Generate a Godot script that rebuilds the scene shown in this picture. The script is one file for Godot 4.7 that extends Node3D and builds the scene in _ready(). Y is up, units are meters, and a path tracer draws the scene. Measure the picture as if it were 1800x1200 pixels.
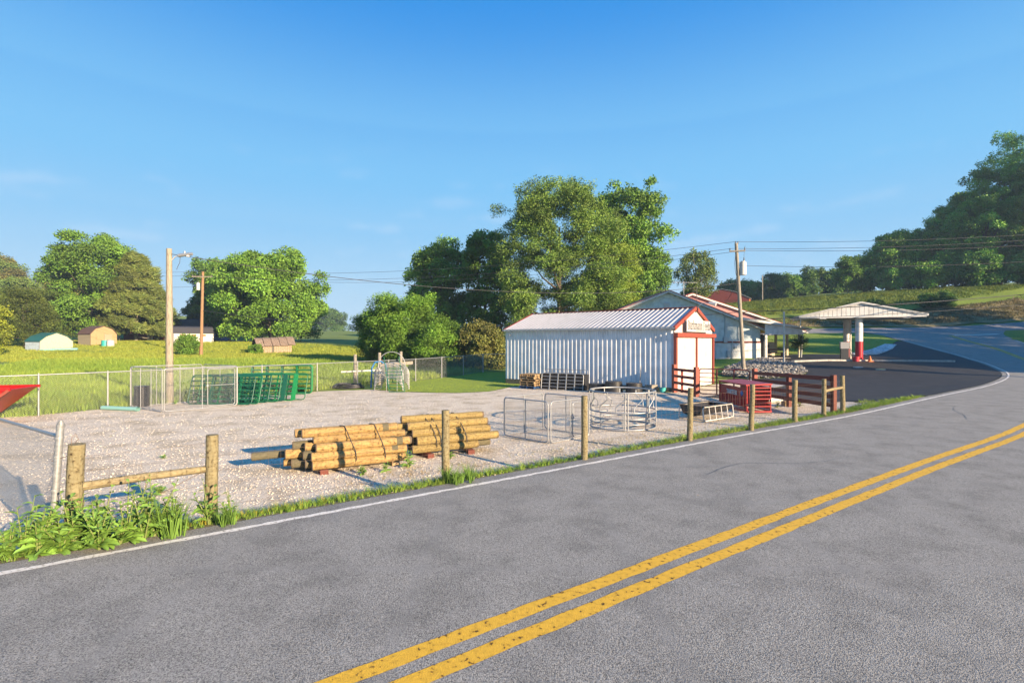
extends Node3D

# ---------------------------------------------------------------- mesh builder
class MB:
	var v := PackedVector3Array()
	var n := PackedVector3Array()
	var ix := PackedInt32Array()
	func quad(a: Vector3, b: Vector3, c: Vector3, d: Vector3) -> void:
		var m := (b - a).cross(c - a)
		if m.length_squared() < 1e-14:
			m = (c - a).cross(d - a)
		m = m.normalized()
		var k := v.size()
		v.append_array(PackedVector3Array([a, b, c, d]))
		n.append_array(PackedVector3Array([m, m, m, m]))
		ix.append_array(PackedInt32Array([k, k + 2, k + 1, k, k + 3, k + 2]))
	func tri(a: Vector3, b: Vector3, c: Vector3) -> void:
		var m := (b - a).cross(c - a).normalized()
		var k := v.size()
		v.append_array(PackedVector3Array([a, b, c]))
		n.append_array(PackedVector3Array([m, m, m]))
		ix.append_array(PackedInt32Array([k, k + 2, k + 1]))
	func box(c: Vector3, s: Vector3, b := Basis.IDENTITY) -> void:
		var x := b.x * s.x * 0.5
		var y := b.y * s.y * 0.5
		var z := b.z * s.z * 0.5
		for q in [[x, y, z], [y, z, x], [z, x, y]]:
			var p: Vector3 = q[0]
			var e: Vector3 = q[1]
			var f: Vector3 = q[2]
			quad(c + p - e - f, c + p + e - f, c + p + e + f, c + p - e + f)
			quad(c - p - e - f, c - p - e + f, c - p + e + f, c - p + e - f)
	func bar(a: Vector3, b: Vector3, w: float, h: float, up := Vector3.UP) -> void:
		var d := (b - a)
		var x := d.normalized()
		var z := x.cross(up).normalized()
		var y := z.cross(x)
		box((a + b) * 0.5, Vector3(d.length(), h, w), Basis(x, y, z))
	func tube(p: Array, r: float, sides := 6, r2 := -1.0, closed := false, caps := true) -> void:
		var m := p.size()
		if r2 < 0.0:
			r2 = r
		var k := v.size()
		var u := Vector3.UP
		for i in m:
			var a: Vector3 = p[(i - 1 + m) % m] if closed or i > 0 else p[i]
			var b: Vector3 = p[(i + 1) % m] if closed or i < m - 1 else p[i]
			var t := (b - a).normalized()
			if i == 0:
				u = Vector3.UP if absf(t.y) < 0.9 else Vector3.RIGHT
			var s := t.cross(u).normalized()
			u = s.cross(t).normalized()
			var rr := lerpf(r, r2, float(i) / maxf(1.0, m - 1.0))
			for j in sides:
				var g := TAU * j / sides
				var o := s * cos(g) + u * sin(g)
				v.append(p[i] + o * rr)
				n.append(o)
		var last := m if closed else m - 1
		for i in last:
			var q := ((i + 1) % m)
			for j in sides:
				var j2 := (j + 1) % sides
				var a := k + i * sides + j
				var b := k + i * sides + j2
				var c := k + q * sides + j2
				var d := k + q * sides + j
				ix.append_array(PackedInt32Array([a, b, c, a, c, d]))
		if caps and not closed:
			for e in [0, m - 1]:
				var t: Vector3 = (p[1] - p[0]).normalized() * -1.0 if e == 0 else (p[m - 1] - p[m - 2]).normalized()
				var c0 := v.size()
				v.append(p[e])
				n.append(t)
				for j in sides:
					v.append(v[k + e * sides + j])
					n.append(t)
				for j in sides:
					var j2 := (j + 1) % sides
					if e == 0:
						ix.append_array(PackedInt32Array([c0, c0 + 1 + j2, c0 + 1 + j]))
					else:
						ix.append_array(PackedInt32Array([c0, c0 + 1 + j, c0 + 1 + j2]))
	func prism(poly: Array, ex: Vector3, ey: Vector3, o: Vector3, depth: Vector3) -> void:
		# poly: Vector2 outline, counter-clockwise when seen with depth pointing away from the viewer
		var pk := PackedVector2Array(poly)
		var ids := Geometry2D.triangulate_polygon(pk)
		var cen := Vector3.ZERO
		for q in poly:
			cen += o + ex * q.x + ey * q.y
		cen = cen / poly.size() + depth * 0.5
		for side in 2:
			var off := depth * float(side)
			for t in range(0, ids.size(), 3):
				var a: Vector3 = o + off + ex * pk[ids[t]].x + ey * pk[ids[t]].y
				var b: Vector3 = o + off + ex * pk[ids[t + 1]].x + ey * pk[ids[t + 1]].y
				var c: Vector3 = o + off + ex * pk[ids[t + 2]].x + ey * pk[ids[t + 2]].y
				var out := depth * (1.0 if side == 1 else -1.0)
				if (b - a).cross(c - a).dot(out) < 0.0:
					tri(a, c, b)
				else:
					tri(a, b, c)
		var area := 0.0
		for i in pk.size():
			var p := pk[i]
			var q := pk[(i + 1) % pk.size()]
			area += p.x * q.y - q.x * p.y
		var sg := signf(area) * signf(ex.cross(ey).dot(depth))
		for i in pk.size():
			var p := pk[i]
			var q := pk[(i + 1) % pk.size()]
			var a := o + ex * p.x + ey * p.y
			var b := o + ex * q.x + ey * q.y
			if sg > 0.0:
				quad(a, b, b + depth, a + depth)
			else:
				quad(b, a, a + depth, b + depth)
	func mesh(off := Vector3.ZERO) -> ArrayMesh:
		if off != Vector3.ZERO:
			for i in v.size():
				v[i] -= off
		var arr := []
		arr.resize(Mesh.ARRAY_MAX)
		arr[Mesh.ARRAY_VERTEX] = v
		arr[Mesh.ARRAY_NORMAL] = n
		arr[Mesh.ARRAY_INDEX] = ix
		var am := ArrayMesh.new()
		am.add_surface_from_arrays(Mesh.PRIMITIVE_TRIANGLES, arr)
		return am

var m := {}
var taken := {}
var rng := RandomNumberGenerator.new()

func numbered(called: String) -> String:
	var c: int = taken.get(called, 0)
	taken[called] = c + 1
	return called if c == 0 else "%s_%03d" % [called, c]
func tag(o: Node, label := "", category := "", group := "", kind := "") -> void:
	if label: o.set_meta("label", label)
	if category: o.set_meta("category", category)
	if group: o.set_meta("group", group)
	if kind: o.set_meta("kind", kind)
func thing(called: String, label: String, category: String, at: Vector3, turn := 0.0, group := "") -> Node3D:
	var o := Node3D.new()
	o.name = numbered(called)
	add_child(o)
	o.position = at
	o.rotation.y = turn
	tag(o, label, category, group)
	return o
func part(parent: Node, called: String, mb, mat: Material, off := Vector3.ZERO) -> MeshInstance3D:
	var o := MeshInstance3D.new()
	o.name = called
	o.mesh = mb.mesh(off) if mb is MB else mb
	o.material_override = mat
	parent.add_child(o, true)
	return o
func struct(called: String, mb, mat: Material) -> MeshInstance3D:
	var o := part(self, numbered(called), mb, mat)
	tag(o, "", "", "", "structure")
	return o
func scatter(parent: Node, called: String, mesh: Mesh, mat: Material, xf: Array, cols: Array, kind := "stuff") -> MultiMeshInstance3D:
	var mm := MultiMesh.new()
	mm.transform_format = MultiMesh.TRANSFORM_3D
	mm.use_colors = true
	mm.mesh = mesh
	mm.instance_count = xf.size()
	for i in xf.size():
		mm.set_instance_transform(i, xf[i])
		mm.set_instance_color(i, cols[i])
	var o := MultiMeshInstance3D.new()
	o.name = called
	o.multimesh = mm
	o.material_override = mat
	parent.add_child(o, true)
	if kind: o.set_meta("kind", kind)
	return o
func copy(src: Node3D, label: String, at: Vector3, turn: float) -> Node3D:
	var c: Node3D = src.duplicate()
	c.name = numbered(str(src.name).rstrip("0123456789").trim_suffix("_"))
	add_child(c)
	c.position = at
	c.rotation.y = turn
	c.set_meta("label", label)
	return c
func R(a: float, b: float) -> float:
	return rng.randf_range(a, b)
func ang(ex: float, ez: float) -> float:
	return atan2(ez, ex)

# ---------------------------------------------------------------- terrain (X right, Z forward from the road's edge)
const XS := [-260.0, -140.0, -80.0, -45.0, -20.0, 0.0, 15.0, 28.0, 42.0, 60.0, 90.0, 140.0, 260.0]
const ZS := [-60.0, 0.0, 12.0, 20.0, 28.0, 36.0, 44.0, 52.0, 60.0, 68.0, 76.0, 84.0, 95.0, 110.0, 130.0, 160.0, 220.0, 400.0, 900.0]
const TV := [
	[-0.5, -0.5, -0.5, -0.45, -0.45, -0.3, 0.0, 0.0, 0.0, 0.2, 1.0, 2.0, 4.0],
	[-0.5, -0.5, -0.5, -0.45, -0.45, -0.45, -0.1, 0.0, 0.0, 0.2, 1.0, 2.0, 4.0],
	[-0.5, -0.5, -0.5, -0.45, -0.45, -0.45, -0.15, 0.0, 0.0, 0.2, 1.0, 2.0, 4.0],
	[-0.4, -0.4, -0.45, -0.45, -0.45, -0.45, -0.15, 0.0, 0.0, 0.2, 1.0, 3.0, 5.0],
	[-0.3, -0.3, -0.35, -0.4, -0.45, -0.45, -0.25, -0.05, 0.0, 0.3, 1.2, 4.0, 6.0],
	[0.0, 0.0, -0.1, -0.2, -0.35, -0.45, -0.4, 0.1, 0.1, 0.4, 2.0, 5.0, 8.0],
	[0.3, 0.2, 0.1, 0.1, -0.1, -0.3, 0.1, 0.6, 0.45, 0.6, 2.5, 6.0, 9.0],
	[0.6, 0.5, 0.4, 0.4, 0.2, 0.1, 0.7, 1.0, 1.2, 1.3, 3.0, 7.0, 10.0],
	[1.0, 0.8, 0.7, 0.6, 0.4, 0.4, 1.2, 1.6, 2.2, 2.3, 4.0, 8.0, 11.0],
	[1.5, 1.2, 0.9, 0.8, 0.7, 0.9, 1.9, 2.5, 3.1, 3.3, 4.5, 9.0, 12.0],
	[2.0, 1.6, 1.5, 1.5, 1.3, 1.6, 2.8, 3.6, 4.0, 4.1, 4.6, 9.0, 13.0],
	[3.0, 2.2, 2.2, 2.15, 1.9, 2.3, 3.8, 5.0, 6.2, 6.5, 8.0, 11.0, 14.0],
	[5.0, 3.5, 2.5, 2.3, 2.6, 3.2, 5.2, 7.2, 9.0, 10.5, 12.5, 14.0, 16.0],
	[8.0, 5.0, 3.2, 3.0, 3.3, 4.0, 6.0, 8.3, 10.0, 11.5, 13.5, 16.0, 18.0],
	[12.0, 7.0, 4.2, 4.0, 4.5, 5.0, 7.0, 9.5, 11.0, 12.5, 15.0, 18.0, 20.0],
	[17.0, 10.0, 5.5, 5.6, 6.0, 6.5, 8.0, 10.5, 12.0, 13.5, 17.0, 20.0, 22.0],
	[24.0, 13.0, 5.5, 5.3, 5.6, 6.0, 7.5, 10.0, 11.5, 12.5, 16.0, 19.0, 22.0],
	[22.0, 12.0, 4.0, 4.0, 4.5, 5.0, 6.0, 9.0, 10.0, 11.0, 14.0, 16.0, 18.0],
	[10.0, 8.0, 4.0, 4.0, 4.0, 4.0, 5.0, 7.0, 8.0, 9.0, 10.0, 12.0, 14.0]
]
const RZ := [-100.0, 28.0, 34.0, 40.0, 48.0, 55.0, 62.0, 68.0, 76.0, 200.0]
const RV := [0.0, 0.0, 0.06, 0.2, 0.75, 1.65, 2.5, 3.3, 4.1, 10.0]
const EDGE := [Vector2(-83, -49), Vector2(-5.27, 5.27), Vector2(5.36, 12.7), Vector2(11.1, 16.6), Vector2(18.6, 22.3), Vector2(26.2, 28), Vector2(33, 34), Vector2(38.2, 40), Vector2(43, 48), Vector2(45.2, 55), Vector2(47.5, 62), Vector2(49, 68), Vector2(50, 72)]
func table(x: float, z: float) -> float:
	x = clampf(x, -260.0, 259.9)
	z = clampf(z, -60.0, 899.0)
	var i := 0
	while i < XS.size() - 2 and x >= XS[i + 1]: i += 1
	var j := 0
	while j < ZS.size() - 2 and z >= ZS[j + 1]: j += 1
	var u: float = (x - XS[i]) / (XS[i + 1] - XS[i])
	var w: float = (z - ZS[j]) / (ZS[j + 1] - ZS[j])
	return lerpf(lerpf(TV[j][i], TV[j][i + 1], u), lerpf(TV[j + 1][i], TV[j + 1][i + 1], u), w)
func road_y(z: float) -> float:
	var j := 0
	while j < RZ.size() - 2 and z >= RZ[j + 1]: j += 1
	return lerpf(RV[j], RV[j + 1], (z - RZ[j]) / (RZ[j + 1] - RZ[j]))
func sd(x: float, z: float) -> float:
	var best := 1e9
	var s := 1.0
	var p := Vector2(x, z)
	for i in EDGE.size() - 1:
		var a: Vector2 = EDGE[i]
		var b: Vector2 = EDGE[i + 1]
		var d := b - a
		var t := clampf((p - a).dot(d) / d.length_squared(), 0.0, 1.0)
		var q := p.distance_to(a + d * t)
		if q < best:
			best = q
			s = 1.0 if d.cross(p - a) > 0.0 else -1.0
	return best * s
func H(x: float, z: float) -> float:
	var t := table(x, z)
	if z > 80.0: return t
	var d := sd(x, z)
	var k := smoothstep(0.3, 2.0, d) if d > -4.0 else 1.0 - smoothstep(-12.0, -8.0, d)
	k = maxf(k, smoothstep(66.0, 76.0, z))
	return lerpf(road_y(z), t, k)
func G(x: float, z: float, up := 0.0) -> Vector3:
	return Vector3(x, H(x, z) + up, -z)

func offset_edge(d: float) -> Array:
	# the road's edge moved to its right by d
	var out := []
	for i in EDGE.size():
		var a: Vector2 = EDGE[maxi(0, i - 1)]
		var b: Vector2 = EDGE[mini(EDGE.size() - 1, i + 1)]
		var t := (b - a).normalized()
		out.append(EDGE[i] + Vector2(t.y, -t.x) * d)
	return out
func smooth_line(p: Array, step: float) -> Array:
	var c := Curve2D.new()
	for i in p.size():
		var t: Vector2 = (p[mini(i + 1, p.size() - 1)] - p[maxi(i - 1, 0)]).normalized()
		var la: float = p[i].distance_to(p[maxi(i - 1, 0)]) * 0.33
		var lb: float = p[i].distance_to(p[mini(i + 1, p.size() - 1)]) * 0.33
		c.add_point(p[i], -t * la, t * lb)
	c.bake_interval = step
	return Array(c.get_baked_points())

# a sheet that follows the terrain inside a polygon
func sheet(poly: PackedVector2Array, cell: float, up: float) -> MB:
	var mb := MB.new()
	var lo := poly[0]
	var hi := poly[0]
	for p in poly:
		lo = lo.min(p)
		hi = hi.max(p)
	var ids := {}
	var nx := int(ceil((hi.x - lo.x) / cell))
	var nz := int(ceil((hi.y - lo.y) / cell))
	var inside := []
	for j in nz + 1:
		for i in nx + 1:
			inside.append(Geometry2D.is_point_in_polygon(Vector2(lo.x + i * cell, lo.y + j * cell), poly))
	for j in nz:
		for i in nx:
			var a := Vector2(lo.x + i * cell, lo.y + j * cell)
			var q := PackedVector2Array([a, a + Vector2(cell, 0), a + Vector2(cell, cell), a + Vector2(0, cell)])
			var cnt := int(inside[j * (nx + 1) + i]) + int(inside[j * (nx + 1) + i + 1]) + int(inside[(j + 1) * (nx + 1) + i]) + int(inside[(j + 1) * (nx + 1) + i + 1])
			var pieces := [q] if cnt == 4 else Geometry2D.intersect_polygons(q, poly)
			for pc in pieces:
				var tr := [0, 1, 2, 0, 2, 3] if cnt == 4 else Array(Geometry2D.triangulate_polygon(pc))
				var loc := []
				for p in pc:
					var key := Vector2i(roundi(p.x * 1000.0), roundi(p.y * 1000.0))
					if not ids.has(key):
						ids[key] = mb.v.size()
						mb.v.append(G(p.x, p.y, up))
						var e := 0.2
						mb.n.append(Vector3(H(p.x - e, p.y) - H(p.x + e, p.y), 2.0 * e, H(p.x, p.y + e) - H(p.x, p.y - e)).normalized())
					loc.append(ids[key])
				for t in range(0, tr.size(), 3):
					var A: int = loc[tr[t]]
					var B: int = loc[tr[t + 1]]
					var C: int = loc[tr[t + 2]]
					if (mb.v[B] - mb.v[A]).cross(mb.v[C] - mb.v[A]).y > 0.0:
						mb.ix.append_array(PackedInt32Array([A, C, B]))
					else:
						mb.ix.append_array(PackedInt32Array([A, B, C]))
	return mb
# a painted stripe along a line, its edges worn
func stripe(line: Array, width: float, up: float, ragged: float) -> MB:
	var mb := MB.new()
	for i in line.size():
		var a: Vector2 = line[maxi(0, i - 1)]
		var b: Vector2 = line[mini(line.size() - 1, i + 1)]
		var t := (b - a).normalized()
		var s := Vector2(-t.y, t.x)
		for k in [-1.0, 1.0]:
			var p: Vector2 = line[i] + s * k * (width * 0.5 + R(-ragged, ragged))
			mb.v.append(G(p.x, p.y, up + (0.01 if p.y > 27.0 else 0.0)))
			mb.n.append(Vector3.UP)
		if i > 0:
			var q := i * 2
			mb.ix.append_array(PackedInt32Array([q - 2, q - 1, q + 1, q - 2, q + 1, q]))
	return mb

# ---------------------------------------------------------------- materials
func noise(freq: float, kind: int, oct: int, sz: int, ramp: Array, seed_n := 1, normal := 0.0, warp := false) -> NoiseTexture2D:
	var f := FastNoiseLite.new()
	f.noise_type = kind
	f.frequency = freq
	f.fractal_octaves = oct
	f.seed = seed_n
	if oct <= 1: f.fractal_type = FastNoiseLite.FRACTAL_NONE
	if kind == FastNoiseLite.TYPE_CELLULAR:
		f.cellular_return_type = FastNoiseLite.RETURN_CELL_VALUE if not warp else FastNoiseLite.RETURN_DISTANCE2_SUB
	var t := NoiseTexture2D.new()
	t.noise = f
	t.width = sz
	t.height = sz
	t.seamless = true
	t.seamless_blend_skirt = 0.15
	if normal > 0.0:
		t.as_normal_map = true
		t.bump_strength = normal
	elif ramp:
		var g := Gradient.new()
		g.offsets = PackedFloat32Array(ramp.map(func(x): return x[0]))
		g.colors = PackedColorArray(ramp.map(func(x): return x[1]))
		t.color_ramp = g
	return t
func lin(r: float, g: float, b: float) -> Color:
	return Color(r, g, b).linear_to_srgb()
func grey(a: float) -> Color:
	return Color(a, a, a)
func mk(key: String, r: float, g: float, b: float, rough := 0.85, metal := 0.0, tex: Texture2D = null, sc := Vector3.ONE, nrm: Texture2D = null, ns := 1.0, world := false) -> StandardMaterial3D:
	var s := StandardMaterial3D.new()
	s.resource_name = key
	s.albedo_color = lin(r, g, b)
	s.roughness = rough
	s.metallic = metal
	if tex or nrm:
		s.uv1_triplanar = true
		s.uv1_world_triplanar = world
		s.uv1_scale = sc
	if tex: s.albedo_texture = tex
	if nrm:
		s.normal_enabled = true
		s.normal_texture = nrm
		s.normal_scale = ns
	m[key] = s
	return s

const SH := Vector2(-0.733, 0.68)   # the way shadows fall
func materials() -> void:
	var S := FastNoiseLite.TYPE_SIMPLEX_SMOOTH
	var C := FastNoiseLite.TYPE_CELLULAR
	var V := FastNoiseLite.TYPE_VALUE
	var mott := noise(0.012, S, 5, 512, [[0.0, grey(0.72)], [0.5, grey(0.9)], [1.0, grey(1.0)]], 3)
	var agg := noise(0.30, C, 1, 1024, [[0.0, Color(0.50, 0.49, 0.49)], [0.3, Color(0.76, 0.75, 0.75)], [0.7, Color(0.88, 0.87, 0.87)], [0.93, Color(0.98, 0.96, 0.94)], [1.0, Color(1, 1, 1)]], 5)
	var aggn := noise(0.30, C, 1, 1024, [], 5, 6.0)
	var grav := noise(0.16, C, 1, 1024, [[0.0, Color(0.68, 0.65, 0.63)], [0.3, Color(0.84, 0.81, 0.78)], [0.6, Color(0.93, 0.91, 0.88)], [1.0, Color(1, 0.99, 0.97)]], 9)
	var gravn := noise(0.16, C, 1, 1024, [], 9, 4.5, true)
	var wood := noise(0.012, S, 6, 1024, [[0.0, grey(0.5)], [0.3, grey(0.82)], [0.5, grey(0.94)], [1.0, grey(1.0)]], 12)
	var woodn := noise(0.05, S, 3, 512, [], 13, 4.0)
	var grass := noise(0.03, S, 5, 1024, [[0.0, Color(0.55, 0.62, 0.45)], [0.4, Color(0.82, 0.85, 0.7)], [0.7, Color(0.95, 0.95, 0.85)], [1.0, Color(1, 0.95, 0.8)]], 21)
	var stain := noise(0.010, S, 6, 1024, [[0.0, grey(0.84)], [0.35, grey(0.93)], [0.6, grey(0.98)], [1.0, grey(1.0)]], 31)
	var fine := noise(0.25, V, 2, 512, [[0.0, grey(0.8)], [1.0, grey(1.0)]], 41)
	var crack := noise(0.02, S, 6, 1024, [[0.0, Color(0.34, 0.33, 0.32)], [0.20, Color(0.45, 0.42, 0.36)], [0.235, Color(0.9, 0.88, 0.84)], [0.5, Color(0.96, 0.95, 0.93)], [1.0, Color(1, 1, 1)]], 51)
	var rust := noise(0.02, S, 6, 512, [[0.0, Color(0.45, 0.36, 0.30)], [0.42, Color(0.75, 0.68, 0.62)], [0.55, Color(0.97, 0.95, 0.93)], [1.0, Color(1, 1, 1)]], 61)
	var a: StandardMaterial3D = mk("asphalt", 0.40, 0.402, 0.375, 0.88, 0.0, agg, Vector3.ONE * 0.45, aggn, 0.5, true)
	layer(a, stain, 0.11)
	a = mk("new_asphalt", 0.043, 0.040, 0.041, 0.72, 0.0, agg, Vector3.ONE * 0.4, aggn, 0.4, true)
	layer(a, noise(0.018, S, 6, 1024, [[0.0, grey(0.7)], [0.55, grey(0.8)], [0.72, grey(0.95)], [1.0, Color(1, 0.98, 0.95)]], 71), 0.045)
	a = mk("old_asphalt", 0.36, 0.35, 0.34, 0.9, 0.0, agg, Vector3.ONE * 0.3, null, 1.0, true)
	layer(a, stain, 0.05)
	a = mk("gravel", 0.84, 0.775, 0.66, 0.95, 0.0, grav, Vector3.ONE * 0.36, gravn, 0.6, true)
	layer(a, noise(0.014, S, 6, 1024, [[0.0, Color(0.76, 0.73, 0.67)], [0.3, Color(0.91, 0.89, 0.86)], [0.55, Color(0.98, 0.97, 0.96)], [1.0, Color(1, 1, 1)]], 81), 0.05)
	mk("yellow_paint", 0.78, 0.46, 0.035, 0.7, 0.0, crack, Vector3.ONE * 0.55, aggn, 0.6, true)
	mk("white_paint", 0.80, 0.78, 0.75, 0.75, 0.0, crack, Vector3.ONE * 0.9, aggn, 0.6, true)
	a = mk("field", 0.22, 0.28, 0.04, 0.95, 0.0, grass, Vector3.ONE * 0.09, null, 1.0, true)
	layer(a, noise(0.008, S, 4, 512, [[0.0, Color(0.7, 0.78, 0.6)], [0.5, Color(0.92, 0.95, 0.85)], [1.0, Color(1, 0.97, 0.85)]], 91), 0.012)
	mk("lawn", 0.26, 0.34, 0.04, 0.95, 0.0, grass, Vector3.ONE * 0.3, null, 1.0, true)
	a = mk("verge_soil", 0.36, 0.31, 0.20, 0.95, 0.0, grav, Vector3.ONE * 0.4, gravn, 0.8, true)
	layer(a, grass, 0.25)
	mk("bank", 0.30, 0.235, 0.15, 0.95, 0.0, grass, Vector3.ONE * 0.12, null, 1.0, true)
	mk("concrete", 0.48, 0.45, 0.41, 0.9, 0.0, stain, Vector3.ONE * 0.3, null, 1.0, true)
	mk("galv", 0.42, 0.435, 0.45, 0.45, 0.5, mott, Vector3.ONE * 3.0)
	mk("wire", 0.36, 0.37, 0.38, 0.5, 0.4)
	mk("rusty_wire", 0.20, 0.14, 0.10, 0.8, 0.2)
	mk("dark_cable", 0.05, 0.05, 0.055, 0.7)
	mk("post_wood", 0.25, 0.215, 0.12, 0.9, 0.0, wood, Vector3(2.2, 0.35, 2.2), woodn, 0.6)
	mk("grey_wood", 0.30, 0.27, 0.225, 0.9, 0.0, wood, Vector3(1.5, 0.2, 1.5), woodn, 0.6)
	mk("brown_pole", 0.32, 0.19, 0.10, 0.9, 0.0, wood, Vector3(1.5, 0.2, 1.5), woodn, 0.6)
	mk("rail_wood", 0.30, 0.25, 0.14, 0.9, 0.0, wood, Vector3(0.5, 3.0, 3.0), woodn, 0.6)
	for i in 4:
		var f: float = [1.0, 0.92, 1.06, 0.85][i]
		mk("log%d" % i, 0.40 * f, 0.265 * f, 0.10 * f, 0.85, 0.0, wood, Vector3(0.22 + 0.05 * i, 1.5, 1.5), woodn, 0.5)
		mk("old_log%d" % i, 0.31 * f, 0.23 * f, 0.085 * f, 0.9, 0.0, wood, Vector3(0.22 + 0.05 * i, 1.5, 1.5), woodn, 0.6)
	var knots := noise(0.022, S, 4, 1024, [[0.0, Color(0.30, 0.24, 0.18)], [0.22, Color(0.45, 0.37, 0.29)], [0.29, Color(0.88, 0.85, 0.8)], [0.6, Color(1, 1, 1)], [1.0, Color(1, 1, 1)]], 101)
	for q in ["log0", "log1", "log2", "log3", "old_log0", "old_log1", "old_log2", "old_log3", "post_wood", "rail_wood"]: layer(m[q], knots, 0.55 if q.begins_with("log") else 0.8)
	mk("log_end", 0.17, 0.125, 0.085, 0.95, 0.0, wood, Vector3.ONE * 5.0)
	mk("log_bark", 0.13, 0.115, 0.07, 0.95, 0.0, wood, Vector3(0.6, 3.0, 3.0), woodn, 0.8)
	mk("strap", 0.025, 0.025, 0.028, 0.6)
	mk("black_rubber", 0.028, 0.028, 0.031, 0.42, 0.0, fine, Vector3.ONE * 2.0)
	mk("green_paint", 0.012, 0.15, 0.065, 0.4, 0.0, mott, Vector3.ONE * 2.0)
	mk("deep_green_paint", 0.010, 0.095, 0.062, 0.4, 0.0, mott, Vector3.ONE * 2.0)
	mk("bright_green_paint", 0.015, 0.23, 0.07, 0.4, 0.0, mott, Vector3.ONE * 2.0)
	mk("red_paint", 0.40, 0.015, 0.018, 0.4, 0.0, mott, Vector3.ONE * 2.0)
	mk("hopper_red", 0.40, 0.010, 0.010, 0.3, 0.0, mott, Vector3.ONE * 1.3)
	mk("barn_red", 0.20, 0.036, 0.025, 0.7, 0.0, stain, Vector3.ONE * 0.7)
	mk("brick_red", 0.25, 0.05, 0.03, 0.65, 0.0, stain, Vector3.ONE * 0.7)
	mk("brown_board", 0.15, 0.035, 0.022, 0.75, 0.0, wood, Vector3(0.5, 2.5, 2.5))
	mk("steel_white", 0.64, 0.67, 0.71, 0.45, 0.0, stain, Vector3.ONE * 0.12, null, 1.0, true)
	mk("roof_white", 0.41, 0.41, 0.43, 0.4, 0.1, stain, Vector3.ONE * 0.12, null, 1.0, true)
	mk("door_white", 0.54, 0.52, 0.49, 0.5, 0.0, stain, Vector3.ONE * 0.12, null, 1.0, true)
	mk("dark_metal", 0.08, 0.085, 0.09, 0.5, 0.3)
	mk("skirt_board", 0.13, 0.12, 0.085, 0.9, 0.0, wood, Vector3(0.5, 2.5, 2.5))
	mk("sign_white", 0.60, 0.60, 0.59, 0.5, 0.0, fine, Vector3.ONE)
	mk("sign_ink", 0.06, 0.06, 0.07, 0.7)
	mk("white", 0.54, 0.53, 0.51, 0.6, 0.0, stain, Vector3.ONE * 0.5)
	mk("siding_blue", 0.50, 0.585, 0.62, 0.75, 0.0, stain, Vector3.ONE * 0.15, null, 1.0, true)
	mk("block_white", 0.58, 0.60, 0.62, 0.8, 0.0, stain, Vector3.ONE * 0.15, null, 1.0, true)
	mk("pink_metal", 0.34, 0.15, 0.145, 0.6, 0.0, stain, Vector3.ONE * 0.5)
	mk("cream", 0.52, 0.46, 0.34, 0.75, 0.0, stain, Vector3.ONE * 0.5)
	mk("canopy_white", 0.70, 0.69, 0.67, 0.6, 0.0, stain, Vector3.ONE * 0.15, null, 1.0, true)
	mk("canopy_beige", 0.60, 0.56, 0.50, 0.6, 0.0, stain, Vector3.ONE * 0.5)
	mk("pump_red", 0.45, 0.016, 0.03, 0.35, 0.0, mott, Vector3.ONE)
	mk("pump_grey", 0.42, 0.43, 0.45, 0.5, 0.2)
	mk("teal_roof", 0.03, 0.15, 0.13, 0.5, 0.2, stain, Vector3.ONE * 0.6)
	mk("dark_roof", 0.05, 0.05, 0.06, 0.8, 0.0, fine, Vector3.ONE * 2.0)
	mk("brown_roof", 0.12, 0.07, 0.055, 0.9, 0.0, fine, Vector3.ONE * 2.0)
	mk("plywood", 0.40, 0.29, 0.15, 0.85, 0.0, wood, Vector3(2.0, 0.4, 2.0))
	mk("ply_grey", 0.36, 0.31, 0.21, 0.85, 0.0, wood, Vector3(2.0, 0.4, 2.0))
	mk("terracotta", 0.36, 0.10, 0.035, 0.85, 0.0, stain, Vector3.ONE * 0.5)
	mk("old_roof", 0.25, 0.205, 0.17, 0.9, 0.0, rust, Vector3(0.5, 1.6, 1.6))
	mk("old_board", 0.42, 0.35, 0.26, 0.9, 0.0, rust, Vector3(2.0, 0.5, 2.0))
	mk("pallet_wood", 0.40, 0.27, 0.14, 0.9, 0.0, wood, Vector3(1.0, 3.0, 3.0))
	mk("pallet_blue", 0.02, 0.09, 0.26, 0.8, 0.0, wood, Vector3(1.0, 3.0, 3.0))
	mk("blue_paint", 0.02, 0.16, 0.42, 0.5)
	mk("teal_pipe", 0.20, 0.40, 0.38, 0.5)
	mk("pvc", 0.5, 0.52, 0.5, 0.6)
	mk("bark", 0.13, 0.105, 0.08, 0.95, 0.0, wood, Vector3(2.0, 0.4, 2.0), woodn, 0.8)
	mk("pale_bark", 0.36, 0.32, 0.24, 0.95, 0.0, wood, Vector3(2.0, 0.4, 2.0), woodn, 0.6)
	mk("glass_dark", 0.03, 0.035, 0.04, 0.1)
	mk("plastic_blue", 0.03, 0.10, 0.30, 0.5)
	mk("plastic_teal", 0.03, 0.32, 0.30, 0.5)
	mk("yellow_cap", 0.70, 0.55, 0.20, 0.6)
	mk("orange", 0.62, 0.18, 0.05, 0.7)
	var lf := mk("leaf", 1, 1, 1, 0.7)
	lf.vertex_color_use_as_albedo = true
	lf.backlight_enabled = true
	lf.backlight = Color(0.52, 0.62, 0.16)
	var bl := mk("blade", 1, 1, 1, 0.8)
	bl.vertex_color_use_as_albedo = true
	bl.backlight_enabled = true
	bl.backlight = Color(0.3, 0.35, 0.1)
	var st := mk("stone", 1, 1, 1, 0.95)
	st.vertex_color_use_as_albedo = true
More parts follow.
